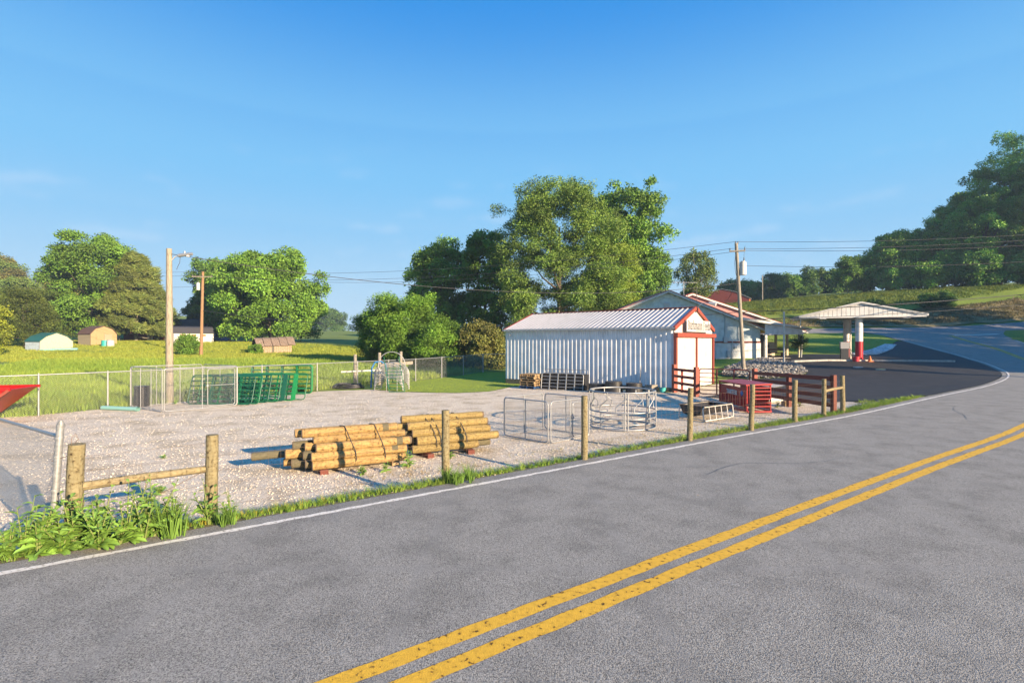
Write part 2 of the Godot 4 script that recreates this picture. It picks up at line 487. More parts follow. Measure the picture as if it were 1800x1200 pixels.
# a second, coarser pattern over the first
func layer(s: StandardMaterial3D, tex: Texture2D, sc: float) -> void:
	s.detail_enabled = true
	s.detail_albedo = tex
	s.detail_blend_mode = BaseMaterial3D.BLEND_MODE_MUL
	s.detail_uv_layer = BaseMaterial3D.DETAIL_UV_2
	s.uv2_triplanar = true
	s.uv2_world_triplanar = true
	s.uv2_scale = Vector3.ONE * sc

# ---------------------------------------------------------------- foliage
func spray(leaves: int, size: float, kind: int, sd_n: int) -> ArrayMesh:
	var r := RandomNumberGenerator.new()
	r.seed = sd_n
	var mb := MB.new()
	for i in leaves:
		var d := Vector3(r.randfn(), r.randfn(), r.randfn()).normalized()
		if kind == 2:
			# needles leave a twig end as narrow blades
			var base := Vector3(r.randf_range(-0.5, 0.5), r.randf_range(-0.3, 0.3), r.randf_range(-0.5, 0.5))
			d.y = absf(d.y) * 0.7 + 0.1
			var s := d.cross(Vector3(r.randfn(), r.randfn(), r.randfn())).normalized() * size * 0.13
			mb.tri(base - s, base + s, base + d * size * 1.5)
			continue
		var p := d * pow(r.randf(), 0.45) * 0.95
		var up := (Vector3(r.randfn(), r.randfn() + 0.7, r.randfn()) + d * 0.9).normalized()
		var t := up.cross(Vector3(r.randfn(), r.randfn(), r.randfn())).normalized()
		var w := up.cross(t)
		var L := size * r.randf_range(0.7, 1.25)
		var ww := L * (0.62 if kind == 0 else 0.34)
		mb.quad(p - t * L * 0.5, p + w * ww * 0.5 + up * L * 0.06, p + t * L * 0.5 - up * L * 0.1, p - w * ww * 0.5 + up * L * 0.06)
	return mb.mesh()
var sprays := {}
# crown: shape 0 round, 1 tall oval, 2 cone, 3 spreading/irregular
func tree(called: String, label: String, group: String, x: float, z: float, h: float, w: float, low: float, col: Color, o := {}) -> Node3D:
	var g := G(x, z)
	var root := thing(called, label, o.get("cat", "tree"), g, 0.0, group)
	var r := RandomNumberGenerator.new()
	r.seed = hash(Vector2(x, z)) % 100000
	var kind: int = o.get("leaf", 0)
	var lobes: int = o.get("lobes", 46)
	var per: int = o.get("per", 60)
	var lr: float = o.get("lr", w * 0.13)
	var sp: float = o.get("sp", lr * 0.42)
	var shape: int = o.get("shape", 0)
	var ch := h - low
	var lean: Vector2 = o.get("lean", Vector2.ZERO)
	var xf := []
	var cols := []
	var centres := []
	for i in lobes:
		var t := pow((i + 0.5) / lobes, 0.9)
		var yy := low + lr * 0.5 + (ch - lr * 1.3) * t
		var prof := 1.0
		if shape == 0: prof = sqrt(maxf(0.05, 1.0 - pow(absf(t - 0.42) / 0.62, 2.3))) * r.randf_range(0.82, 1.07)
		elif shape == 1: prof = sqrt(maxf(0.04, 1.0 - pow(absf(t - 0.5) / 0.55, 2.0)))
		elif shape == 2: prof = maxf(0.08, pow(1.0 - t, 0.65)) * (0.75 + 0.25 * smoothstep(0.0, 0.15, t))
		elif shape == 3: prof = sqrt(maxf(0.05, 1.0 - pow(absf(t - 0.55) / 0.6, 2.5))) * r.randf_range(0.7, 1.08)
		var a := i * 2.39996 + r.randf_range(-0.5, 0.5)
		var rad := (w * 0.5 - lr * 0.75) * prof * pow(r.randf(), 0.30)
		var c := Vector3(cos(a) * rad + lean.x * t, yy + r.randf_range(-0.4, 0.4) * lr, sin(a) * rad + lean.y * t)
		var stray := r.randf() < 0.2 and kind != 2
		if stray: c = Vector3(c.x * 1.25, c.y + lr * 0.35 * (1.0 if t > 0.5 else -0.2), c.z * 1.25)
		centres.append(c)
		var tone := r.randf_range(0.68, 1.34)
		var l2 := lr * r.randf_range(0.75, 1.3) * (0.62 if stray else 1.0)
		for k in (per / 3 if stray else per):
			var d := Vector3(r.randfn(), r.randfn() * 0.85, r.randfn()).normalized()
			if d.y < -0.25 and r.randf() < 0.6: d.y = -d.y
			var p := c + d * l2 * Vector3(1.12, 0.78, 1.12) * r.randf_range(0.45, 1.05)
			if p.y < 0.15: p.y = 0.15 + r.randf() * 0.3
			var b := Basis(Vector3(r.randfn(), r.randfn(), r.randfn()).normalized(), r.randf() * TAU) if kind != 2 else Basis(Vector3.UP, r.randf() * TAU)
			xf.append(Transform3D(b.scaled(Vector3.ONE * sp * r.randf_range(0.7, 1.25)), p))
			var f := tone * r.randf_range(0.82, 1.18)
			cols.append(Color(col.r * f * r.randf_range(0.9, 1.12), col.g * f, col.b * f * r.randf_range(0.85, 1.1)))
	var key := "%d_%d" % [kind, r.randi() % 3]
	if not sprays.has(key):
		sprays[key] = spray([18, 22, 26][kind], [0.52, 0.42, 0.75][kind], kind, hash(key))
	var crown := scatter(root, "crown", sprays[key], m.leaf, xf, cols)
	var tb := MB.new()
	var tr: float = o.get("trunk", h * 0.017)
	var top := low + ch * 0.72
	var bend := Vector3(r.randf_range(-0.3, 0.3), 0, r.randf_range(-0.3, 0.3))
	var pts := [Vector3(0, -0.25, 0)]
	for i in 6:
		var t := (i + 1) / 6.0
		pts.append(Vector3(lean.x * t * 0.6, top * t, lean.y * t * 0.6) + bend * sin(t * 5.0))
	tb.tube(pts, tr, 9, tr * 0.3)
	part(root, "trunk", tb, o.get("bark", m.bark))
	var lb := MB.new()
	for i in range(0, centres.size(), maxi(1, centres.size() / int(o.get("limbs", 14)))):
		var c: Vector3 = centres[i]
		var yb := clampf(c.y * 0.62, low * 0.6, top * 0.95)
		var s := Vector3(lean.x * yb / top * 0.6, yb, lean.y * yb / top * 0.6)
		var mid := s.lerp(c, 0.5) + Vector3(0, -0.05 * w, 0) * r.randf()
		lb.tube([s, mid, c], tr * 0.42, 5, tr * 0.1)
	if lb.v.size(): part(root, "limbs", lb, o.get("bark", m.bark))
	return root
func tuft(blades: int, width: float, spread: float, sd_n: int) -> ArrayMesh:
	var r := RandomNumberGenerator.new()
	r.seed = sd_n
	var mb := MB.new()
	for i in blades:
		var a := r.randf() * TAU
		var b := Vector3(cos(a), 0, sin(a))
		var base := b * r.randf() * spread
		var side := Vector3(-b.z, 0, b.x).rotated(Vector3.UP, r.randf_range(-0.8, 0.8)) * width * r.randf_range(0.6, 1.2)
		var h := r.randf_range(0.55, 1.0)
		var mid := base + b * h * 0.18 + Vector3(0, h * 0.6, 0)
		var tip := base + b * h * r.randf_range(0.3, 0.7) + Vector3(0, h * r.randf_range(0.8, 1.0), 0)
		mb.quad(base - side, base + side, mid + side * 0.75, mid - side * 0.75)
		mb.tri(mid - side * 0.75, mid + side * 0.75, tip)
	return mb.mesh()
func tufts(called: String, label: String, cat: String, poly: PackedVector2Array, count: int, mesh: Mesh, hmin: float, hmax: float, c0: Color, c1: Color, dens: Callable, wide := 1.0) -> void:
	var lo := poly[0]
	var hi := poly[0]
	for p in poly:
		lo = lo.min(p)
		hi = hi.max(p)
	var nz := FastNoiseLite.new()
	nz.frequency = 0.12
	nz.seed = 5
	var xf := []
	var cols := []
	var tries := 0
	while xf.size() < count and tries < count * 12:
		tries += 1
		var p := Vector2(R(lo.x, hi.x), R(lo.y, hi.y))
		if not Geometry2D.is_point_in_polygon(p, poly) or rng.randf() > dens.call(p): continue
		var f := nz.get_noise_2d(p.x, p.y) * 0.5 + 0.5
		var h := lerpf(hmin, hmax, clampf(f * 0.6 + R(0, 0.5), 0, 1))
		var b := Basis(Vector3.UP, R(0, TAU)).scaled(Vector3(h * wide, h, h * wide) * R(0.8, 1.2))
		xf.append(Transform3D(b, G(p.x, p.y, -0.02)))
		cols.append(c0.lerp(c1, clampf(f + R(-0.35, 0.35), 0, 1)) * R(0.85, 1.15))
	var o := scatter(self, numbered(called), mesh, m.blade, xf, cols)
	tag(o, label, cat, "", "stuff")
func stone_mesh(sd_n: int) -> ArrayMesh:
	var r := RandomNumberGenerator.new()
	r.seed = sd_n
	var mb := MB.new()
	var p := []
	for q in [Vector3(1, 0, 0), Vector3(-1, 0, 0), Vector3(0, 0.7, 0), Vector3(0, -0.7, 0), Vector3(0, 0, 1), Vector3(0, 0, -1)]:
		p.append(q * r.randf_range(0.75, 1.2) + Vector3(r.randf_range(-0.25, 0.25), r.randf_range(-0.15, 0.15), r.randf_range(-0.25, 0.25)))
	for f in [[0, 2, 4], [4, 2, 1], [1, 2, 5], [5, 2, 0], [0, 4, 3], [4, 1, 3], [1, 5, 3], [5, 0, 3]]:
		var a: Vector3 = p[f[0]]
		var b: Vector3 = p[f[1]]
		var c: Vector3 = p[f[2]]
		if (b - a).cross(c - a).dot(a + b + c) < 0.0: mb.tri(a, c, b)
		else: mb.tri(a, b, c)
	return mb.mesh()
func stones(called: String, label: String, poly: PackedVector2Array, count: int, s0: float, s1: float, pile: float, pal: Array, dens: Callable) -> void:
	var lo := poly[0]
	var hi := poly[0]
	for p in poly:
		lo = lo.min(p)
		hi = hi.max(p)
	var xf := []
	var cols := []
	var tries := 0
	while xf.size() < count and tries < count * 12:
		tries += 1
		var p := Vector2(R(lo.x, hi.x), R(lo.y, hi.y))
		if not Geometry2D.is_point_in_polygon(p, poly) or rng.randf() > dens.call(p): continue
		var s := lerpf(s0, s1, pow(rng.randf(), 2.2))
		var b := Basis(Vector3(rng.randfn(), rng.randfn(), rng.randfn()).normalized(), R(0, TAU)).scaled(Vector3(s, s * 0.8, s))
		xf.append(Transform3D(b, G(p.x, p.y, s * 0.25 + R(0, pile))))
		var c: Color = pal[rng.randi() % pal.size()]
		cols.append(c * R(0.8, 1.15))
	var o := scatter(self, numbered(called), stone_mesh(3), m.stone, xf, cols)
	tag(o, label, "stones", "", "stuff")
# broad-leaved weeds, each plant a thing
func weed(label: String, x: float, z: float, h: float, leaves: int, broad: float, col: Color, called := "leafy_weed", group := "weeds along the road fence") -> void:
	var root := thing(called, label, "weed", G(x, z, -0.02), R(0, TAU), group)
	var r := RandomNumberGenerator.new()
	r.seed = hash(Vector2(x * 3.1, z)) % 99991
	var sb := MB.new()
	var stems := 2 + leaves / 14
	var lm := m.get("weed_leaf")
	if lm == null:
		lm = mk("weed_leaf", 1, 1, 1, 0.55)
		lm.vertex_color_use_as_albedo = true
		lm.backlight_enabled = true
		lm.backlight = Color(0.3, 0.4, 0.1)
	var xf := []
	var cols := []
	for s in stems:
		var a := r.randf() * TAU
		var tilt := r.randf_range(0.05, 0.45)
		var top := Vector3(cos(a) * tilt * h, h * r.randf_range(0.65, 1.0), sin(a) * tilt * h)
		sb.tube([Vector3(0, 0, 0), top * 0.5 + Vector3(0, 0.04, 0), top], 0.008 + h * 0.006, 5, 0.003)
		var q := leaves / stems
		for i in q:
			var t := (i + 0.6) / q
			var p := top * t
			var b := i * 2.4 + r.randf()
			var L := broad * (1.15 - 0.75 * t) * r.randf_range(0.75, 1.2)
			xf.append(Transform3D(Basis(Vector3.UP, b) * Basis(Vector3(0, 0, 1), r.randf_range(0.1, 0.8)) * Basis(Vector3(1, 0, 0), r.randf_range(-0.4, 0.4)) * Basis.from_scale(Vector3.ONE * L), p))
			cols.append(col * r.randf_range(0.75, 1.25))
	part(root, "stem", sb, m.get("weed_stem", mk("weed_stem", 0.16, 0.20, 0.06, 0.7)))
	# a lobed leaf, folded along its midrib and drooping
	if not sprays.has("weedleaf"):
		var mb := MB.new()
		var n := 7
		for i in n:
			var t0 := float(i) / n
			var t1 := float(i + 1) / n
			var w0 := (0.05 + 0.24 * sin(PI * pow(t0, 0.8))) * (1.0 if i % 2 == 0 else 0.62)
			var w1 := (0.03 + 0.24 * sin(PI * pow(t1, 0.8))) * (1.0 if (i + 1) % 2 == 0 else 0.62)
			var y0 := 0.25 * t0 - 0.5 * t0 * t0
			var y1 := 0.25 * t1 - 0.5 * t1 * t1
			for sgn in [-1.0, 1.0]:
				var A := Vector3(t0, y0, 0)
				var B := Vector3(t1, y1, 0)
				var C := Vector3(t1, y1 + w1 * 0.45, sgn * w1)
				var D := Vector3(t0, y0 + w0 * 0.45, sgn * w0)
				if sgn > 0: mb.quad(A, D, C, B)
				else: mb.quad(A, B, C, D)
		sprays["weedleaf"] = mb.mesh()
	scatter(root, "leaves", sprays["weedleaf"], lm, xf, cols)

func V2(a: Array) -> PackedVector2Array:
	var p := PackedVector2Array()
	for i in range(0, a.size(), 2): p.append(Vector2(a[i], a[i + 1]))
	return p
func ragged(poly: PackedVector2Array, amt: float, step := 0.7) -> PackedVector2Array:
	var out := PackedVector2Array()
	for i in poly.size():
		var a := poly[i]
		var b := poly[(i + 1) % poly.size()]
		var k := maxi(1, int(a.distance_to(b) / step))
		for j in k:
			out.append(a.lerp(b, float(j) / k) + (Vector2(R(-amt, amt), R(-amt, amt)) if j > 0 else Vector2.ZERO))
	return out
func links(mb: MB, a: Vector3, b: Vector3, h: float, sp: float, r: float) -> void:
	var L := a.distance_to(b)
	var e := (b - a) / L
	for sgn in [1.0, -1.0]:
		var s := -h
		while s < L:
			var s0 := maxf(s, 0.0)
			var s1 := minf(s + h, L)
			if s1 > s0 + 0.02:
				var y0 := s0 - s
				var y1 := s1 - s
				if sgn < 0.0:
					y0 = h - y0
					y1 = h - y1
				mb.tube([a + e * s0 + Vector3(0, y0, 0), a + e * s1 + Vector3(0, y1, 0)], r, 3, -1.0, false, false)
			s += sp
func round_rect(w: float, h: float, r: float, y0 := 0.0) -> Array:
	var p := []
	for c in [[w - r, y0 + r, -PI / 2], [w - r, y0 + h - r, 0.0], [r, y0 + h - r, PI / 2], [r, y0 + r, PI]]:
		for k in 4:
			var a: float = c[2] + PI / 2 * k / 3.0
			p.append(Vector3(c[0] + cos(a) * r, c[1] + sin(a) * r, 0))
	return p
func catenary(a: Vector3, b: Vector3, sag: float, n := 18) -> Array:
	var p := []
	for i in n + 1:
		var t := float(i) / n
		p.append(a.lerp(b, t) - Vector3(0, sag * 4.0 * t * (1.0 - t), 0))
	return p
func cable(label: String, a: Vector3, b: Vector3, sag: float, r := 0.014) -> void:
	var mb := MB.new()
	mb.tube(catenary(a, b, sag), r, 4)
	var o := part(self, numbered("overhead_wire"), mb.mesh(a), m.dark_cable)
	o.position = a
	tag(o, label, "wire", "overhead wires")
func text(s: String, size: float, serif: bool, bold := 600) -> TextMesh:
	var t := TextMesh.new()
	t.text = s
	var f := SystemFont.new()
	f.font_names = PackedStringArray(["Droid Serif" if serif else "Droid Sans"])
	f.font_weight = bold
	t.font = f
	t.font_size = 64
	t.pixel_size = size / 64.0
	t.depth = 0.012
	return t

func _ready() -> void:
	rng.seed = 77
	# camera
	var cam := Camera3D.new()
	cam.name = "camera"
	cam.position = Vector3(0, 2.4, 0)
	cam.fov = 67.38
	cam.far = 3000.0
	cam.near = 0.05
	add_child(cam)
	cam.current = true
	# sky, exposure
	var env := Environment.new()
	env.background_mode = Environment.BG_SKY
	env.tonemap_mode = Environment.TONE_MAPPER_LINEAR
	env.tonemap_exposure = 3.4
	env.sdfgi_enabled = true
	env.ssao_enabled = true
	env.ssil_enabled = true
	env.fog_enabled = true
	env.fog_density = 0.0004
	env.fog_light_color = Color(0.72, 0.82, 0.95)
	var sky := Sky.new()
	var pano := PanoramaSkyMaterial.new()
	pano.panorama = sky_picture()
	sky.sky_material = pano
	env.sky = sky
	var we := WorldEnvironment.new()
	we.name = "world"
	we.environment = env
	add_child(we)
	# evening sun, low behind the camera's right shoulder
	var sun := DirectionalLight3D.new()
	sun.name = "sun"
	sun.light_energy = 1.35
	sun.light_color = Color(1.0, 0.89, 0.74)
	sun.light_angular_distance = 0.5
	sun.shadow_enabled = true
	add_child(sun)
	var el := deg_to_rad(15.5)
	sun.look_at_from_position(Vector3.ZERO, Vector3(SH.x * cos(el), -sin(el), -SH.y * cos(el)), Vector3.UP)
	materials()
	setting()
	print("setting")
	feed_shed()
	store()
	fuel_stop()
	far_buildings()
	print("buildings")
	fences()
	print("fences")
	yard()
	logs()
	print("yard")
	poles()
	trees()
	print("trees")
	plants()
	print("done")

func sky_picture() -> ImageTexture:
	var w := 1024
	var h := 512
	var im := Image.create(w, h, false, Image.FORMAT_RGBF)
	var nz := FastNoiseLite.new()
	nz.seed = 4
	nz.frequency = 1.0
	nz.fractal_octaves = 5
	var top := Vector3(0.0085, 0.086, 0.240)
	var mid := Vector3(0.064, 0.168, 0.278)
	var low := Vector3(0.150, 0.218, 0.272)
	for j in h:
		var e := 90.0 - (j + 0.5) / h * 180.0
		var c := low
		if e > 0.0:
			c = low.lerp(mid, smoothstep(0.0, 17.0, e)) if e < 17.0 else mid.lerp(top, smoothstep(17.0, 36.0, e))
			if e > 12.0 and e < 22.0:
				c = (low.lerp(mid, clampf(e / 17.0, 0, 1) ** 0.9)).lerp(mid.lerp(top, clampf((e - 17.0) / 19.0, 0, 1)), smoothstep(12.0, 22.0, e))
		else:
			c = low.lerp(Vector3(0.08, 0.09, 0.05), smoothstep(0.0, -6.0, e))
		for i in w:
			var q := c
			if e > 1.0 and e < 32.0:
				var a := TAU * i / w
				var f := nz.get_noise_3d(cos(a) * 5.0, e * 0.32, sin(a) * 5.0)
				var k := smoothstep(0.22, 0.6, f) * smoothstep(1.0, 6.0, e) * (1.0 - smoothstep(11.0, 22.0, e)) * 0.25
				q = q.lerp(Vector3(0.21, 0.25, 0.30), k)
			im.set_pixel(i, j, Color(q.x, q.y, q.z))
	return ImageTexture.create_from_image(im)

# ---------------------------------------------------------------- the setting
var gravel_poly: PackedVector2Array
var verge_poly: PackedVector2Array
var lawn_poly: PackedVector2Array
var rock_poly: PackedVector2Array
var lawn2: PackedVector2Array
var lawn3: PackedVector2Array
func setting() -> void:
	var left := smooth_line(offset_edge(-0.32), 1.0)
	var cen := smooth_line(offset_edge(3.84).slice(0, 7) + [Vector2(41.4, 37.6), Vector2(47.5, 47.3), Vector2(51.9, 55), Vector2(55, 62), Vector2(57.4, 67)], 0.25)
	var right := smooth_line(offset_edge(7.9).slice(0, 6) + [Vector2(39.5, 29.5), Vector2(46, 35.8), Vector2(52.5, 45.5), Vector2(57, 54), Vector2(60.5, 61), Vector2(64, 66.5), Vector2(69, 71.5)], 1.0)
	right.reverse()
	var road := PackedVector2Array(left + right)
	var xr := V2([15, 71.0, 41, 71.6, 50, 72.05, 69, 71.55, 90, 74, 160, 80, 160, 86.5, 90, 80, 69, 77.5, 41, 77, 15, 76.5])
	# the gravel yard
	gravel_poly = ragged(V2([-26, -7.6, -5.99, 6.29, 4.64, 13.72, 10.5, 17.75, 14.2, 20.6, 14.6, 21.9, 12.05, 21.68, 10.3, 23.1, 9.4, 25.1, 13.3, 27.6, 15.3, 34.4, 13.3, 33.2, 8.8, 27.9, 8.5, 27.5, 4, 31.2, 1.5, 33, 0, 32.1, -1.3, 29.1, -3.1, 28.2, -5.9, 28.8, -8.4, 30.2, -11, 29.2, -14.25, 26, -16.3, 23.2, -18.2, 20.2, -22, 16, -30, 10, -34, 0]), 0.07)
	verge_poly = V2([-26, -9, -6, 5.1, 4.9, 12.75, 10.8, 16.8, 15.2, 20.1, 18.2, 22.35, 16.4, 21.75, 14.7, 21.9, 14.2, 20.7, 10.5, 17.8, 4.64, 13.8, -5.99, 6.36, -26, -7.5])
	var vleft := []
	for p in smooth_line(offset_edge(-0.36), 1.0):
		if p.x > -26.0 and p.x < 18.0: vleft.append(p)
	var vout := [Vector2(16.4, 21.75), Vector2(14.7, 21.92), Vector2(14.25, 20.62), Vector2(10.5, 17.77), Vector2(4.64, 13.74), Vector2(-5.99, 6.31), Vector2(-26, -7.58)]
	verge_poly = PackedVector2Array(vleft + vout)
	lawn_poly = V2([0, 32.15, -1.3, 29.2, -3.1, 28.3, -5.9, 28.9, -8.35, 30.3, -6.9, 36.0, -4.0, 40.8, -2.5, 44.0, 4, 46, 4, 38.5, 1, 34.2])
	lawn2 = V2([13.4, 33.4, 15.4, 34.8, 15.7, 39.5, 18, 43.1, 20.1, 45.4, 23.8, 49.6, 6, 49.8, 6, 40])
	lawn3 = V2([25.2, 51.9, 31, 52.7, 34.6, 51.5, 41, 56.1, 46, 61.3, 47.2, 62.5, 48.3, 69, 44, 71.4, 25, 70.8])
	rock_poly = V2([15.8, 38.5, 18, 43, 20.15, 45.3, 24.0, 49, 24.4, 43.9, 22.3, 38.6, 20.5, 36.6, 17.2, 36.6])
	var inner := []
	for p in smooth_line(offset_edge(-0.34), 1.0):
		if p.x > 18.0 and p.y < 61.4: inner.append(p)
	var apron := PackedVector2Array([Vector2(13.35, 27.55), Vector2(9.45, 25.05), Vector2(10.35, 23.15), Vector2(12.1, 21.72), Vector2(14.6, 21.97), Vector2(16.4, 21.8)] + inner + [Vector2(46.1, 61.25), Vector2(41, 56.05), Vector2(34.6, 51.4), Vector2(31, 52.6), Vector2(25.2, 51.8), Vector2(24.45, 50), Vector2(24.45, 43.9), Vector2(22.35, 38.55), Vector2(20.5, 36.5), Vector2(17.0, 36.5), Vector2(16.65, 30.85)])
	var slab := V2([13.4, 27.7, 16.6, 30.9, 16.9, 36.4, 15.4, 34.5])
	# ground: one sheet to the horizon, a little lower under what is laid on it
	var xs := []
	var x := -1400.0
	while x < 1400.0:
		xs.append(x)
		var d := maxf(0.0, absf(x - 8.0) - 26.0)
		x += 0.5 if d <= 0.0 else minf(0.5 + d * 0.06, 60.0)
	var zs := []
	var z := -300.0
	while z < 2400.0:
		zs.append(z)
		var d := maxf(0.0, maxf(2.0 - z, z - 32.0))
		z += 0.5 if d <= 0.0 else minf(0.5 + d * 0.03, 60.0)
	var mb := MB.new()
	var bumps := FastNoiseLite.new()
	bumps.frequency = 0.05
	bumps.seed = 8
	var hs := PackedFloat32Array()
	for zz in zs:
		for xx in xs:
			var p := Vector2(xx, zz)
			var y := H(xx, zz)
			var under := false
			if zz < 90.0 and zz > -60.0:
				for poly in [road, gravel_poly, apron, xr, slab, verge_poly, lawn_poly, lawn2, lawn3]:
					if Geometry2D.is_point_in_polygon(p, poly):
						under = true
						break
			if under: y -= 0.06
			elif zz > 40.0: y += bumps.get_noise_2d(xx, zz) * 0.25 * smoothstep(40.0, 60.0, zz)
			hs.append(y)
	var nx := xs.size()
	for j in zs.size():
		for i in nx:
			mb.v.append(Vector3(xs[i], hs[j * nx + i], -zs[j]))
			var i0 := maxi(i - 1, 0)
			var i1 := mini(i + 1, nx - 1)
			var j0 := maxi(j - 1, 0)
			var j1 := mini(j + 1, zs.size() - 1)
			var dx: float = (hs[j * nx + i1] - hs[j * nx + i0]) / (xs[i1] - xs[i0])
			var dz: float = (hs[j1 * nx + i] - hs[j0 * nx + i]) / (zs[j1] - zs[j0])
			mb.n.append(Vector3(-dx, 1.0, dz).normalized())
			if i > 0 and j > 0:
				var a := (j - 1) * nx + i - 1
				mb.ix.append_array(PackedInt32Array([a, a + nx, a + nx + 1, a, a + nx + 1, a + 1]))
	struct("ground", mb, m.field)
	struct("gravel_yard", sheet(gravel_poly, 0.5, 0.0), m.gravel)
	struct("road_verge", sheet(verge_poly, 0.4, 0.004), m.verge_soil)
	struct("road", sheet(road, 1.0, 0.012), m.asphalt)
	struct("crossing_road", sheet(xr, 1.5, 0.016), m.old_asphalt)
	struct("fuel_stop_apron", sheet(ragged(apron, 0.03), 0.8, 0.02), m.new_asphalt)
	struct("concrete_slab", sheet(slab, 0.8, 0.03), m.concrete)
	struct("lawn", sheet(lawn_poly, 0.8, 0.01), m.lawn)
	struct("lawn", sheet(lawn2, 0.8, 0.01), m.lawn)
	struct("lawn", sheet(lawn3, 1.0, 0.01), m.lawn)
	struct("roadside_bank", sheet(ragged(V2([26, 77.2, 41, 77.7, 69, 78.2, 90, 80.7, 150, 86.5, 150, 98, 110, 96, 96, 93, 84, 88, 70, 85.5, 55, 85, 40, 83.5, 26, 82]), 0.6, 2.0), 1.5, 0.06), m.bank)
	# painted lines
	var k := cen.size()
	for s in [-0.15, 0.15]:
		var line := []
		for i in k:
			var t: Vector2 = (cen[mini(i + 1, k - 1)] - cen[maxi(i - 1, 0)]).normalized()
			line.append(cen[i] + Vector2(-t.y, t.x) * s)
		struct("yellow_line", stripe(line, 0.168, 0.0145, 0.009), m.yellow_paint)
	struct("white_edge_line", stripe(smooth_line(offset_edge(0.0).slice(0, 11), 0.18), 0.095, 0.0145, 0.016), m.white_paint)
	struct("white_edge_line", stripe(smooth_line(offset_edge(7.5).slice(0, 6) + [Vector2(39.2, 29.8), Vector2(45.7, 36.1), Vector2(52.2, 45.7), Vector2(56.6, 54), Vector2(60.1, 61)], 0.25), 0.095, 0.0145, 0.010), m.white_paint)
	struct("stop_line", stripe([Vector2(58.2, 67.4), Vector2(60.5, 67.3), Vector2(63.8, 67.1)], 0.6, 0.022, 0.02), m.white_paint)
	# loose matter
	var near := func(p: Vector2) -> float: return clampf(pow(11.0 / maxf(p.length(), 6.0), 2.0), 0.0, 1.0)
	stones("loose_gravel", "pale crushed limestone loose on the yard", gravel_poly, 60000, 0.008, 0.024, 0.004, [Color(0.56, 0.52, 0.45), Color(0.48, 0.44, 0.38), Color(0.60, 0.56, 0.49), Color(0.52, 0.45, 0.36), Color(0.42, 0.39, 0.36)], near)
	stones("rock_pile", "grey and white rocks heaped beside the leaning utility pole", rock_poly, 9000, 0.05, 0.16, 0.16, [Color(0.28, 0.265, 0.24), Color(0.15, 0.15, 0.15), Color(0.36, 0.335, 0.30), Color(0.08, 0.08, 0.085), Color(0.22, 0.19, 0.155)], func(_p): return 1.0)
	stones("white_gravel_strip", "white washed gravel along the lawn behind the fuel canopy", V2([34.2, 50.9, 36.5, 51.2, 41, 55.2, 43.5, 58.0, 42.6, 58.4, 38, 54.4, 34.4, 52.2]), 2600, 0.07, 0.16, 0.05, [Color(0.66, 0.68, 0.7), Color(0.56, 0.58, 0.6)], func(_p): return 1.0)
	var cp := [[9.0, 9.0, 0.5, 5.0], [14.0, 15.8, 0.9, 4.0], [18.0, 17.2, 0.2, 5.0], [22.0, 21.5, 0.75, 6.0], [27.0, 24.5, 0.4, 5.0], [31.0, 29.0, 0.8, 7.0], [12.0, 11.2, 2.2, 2.5], [25.0, 22.0, 2.0, 3.0], [3.5, 9.2, 0.62, 4.0], [36.5, 33.5, 0.9, 6.0], [43, 42, 1.0, 7.0], [47.5, 50, 1.2, 6.0]]
	for q in cp:
		var wl := [Vector2(q[0], q[1])]
		var ca: float = q[2]
		while wl.size() < q[3] / 0.16:
			ca += R(-0.35, 0.35)
			ca = lerpf(ca, q[2], 0.2)
			wl.append(wl[-1] + Vector2(cos(ca), sin(ca)) * 0.16)
		struct("road_crack", stripe(wl, 0.022, 0.0135, 0.007), m.dark_metal)
	stones("spilled_gravel", "small stones spilled along the crumbling road edge", verge_poly, 5000, 0.006, 0.022, 0.0, [Color(0.45, 0.41, 0.35), Color(0.3, 0.28, 0.25), Color(0.5, 0.42, 0.3)], func(p: Vector2) -> float: return 1.0 if p.x > -9.0 else 0.0)
	stones("road_pits", "dark bits and pits on the road surface", V2([-4, 1.5, 9, 2, 16, 16, 0, 8]), 420, 0.004, 0.012, 0.0, [Color(0.03, 0.03, 0.03), Color(0.08, 0.07, 0.06)], func(_p): return 1.0)
	stones("dropped_leaf_litter", "tan leaf scraps scattered on the road", V2([-4, 1.5, 9, 2, 14, 14, 0, 8]), 46, 0.008, 0.022, 0.0, [Color(0.42, 0.28, 0.10), Color(0.30, 0.19, 0.08)], func(_p): return 1.0)

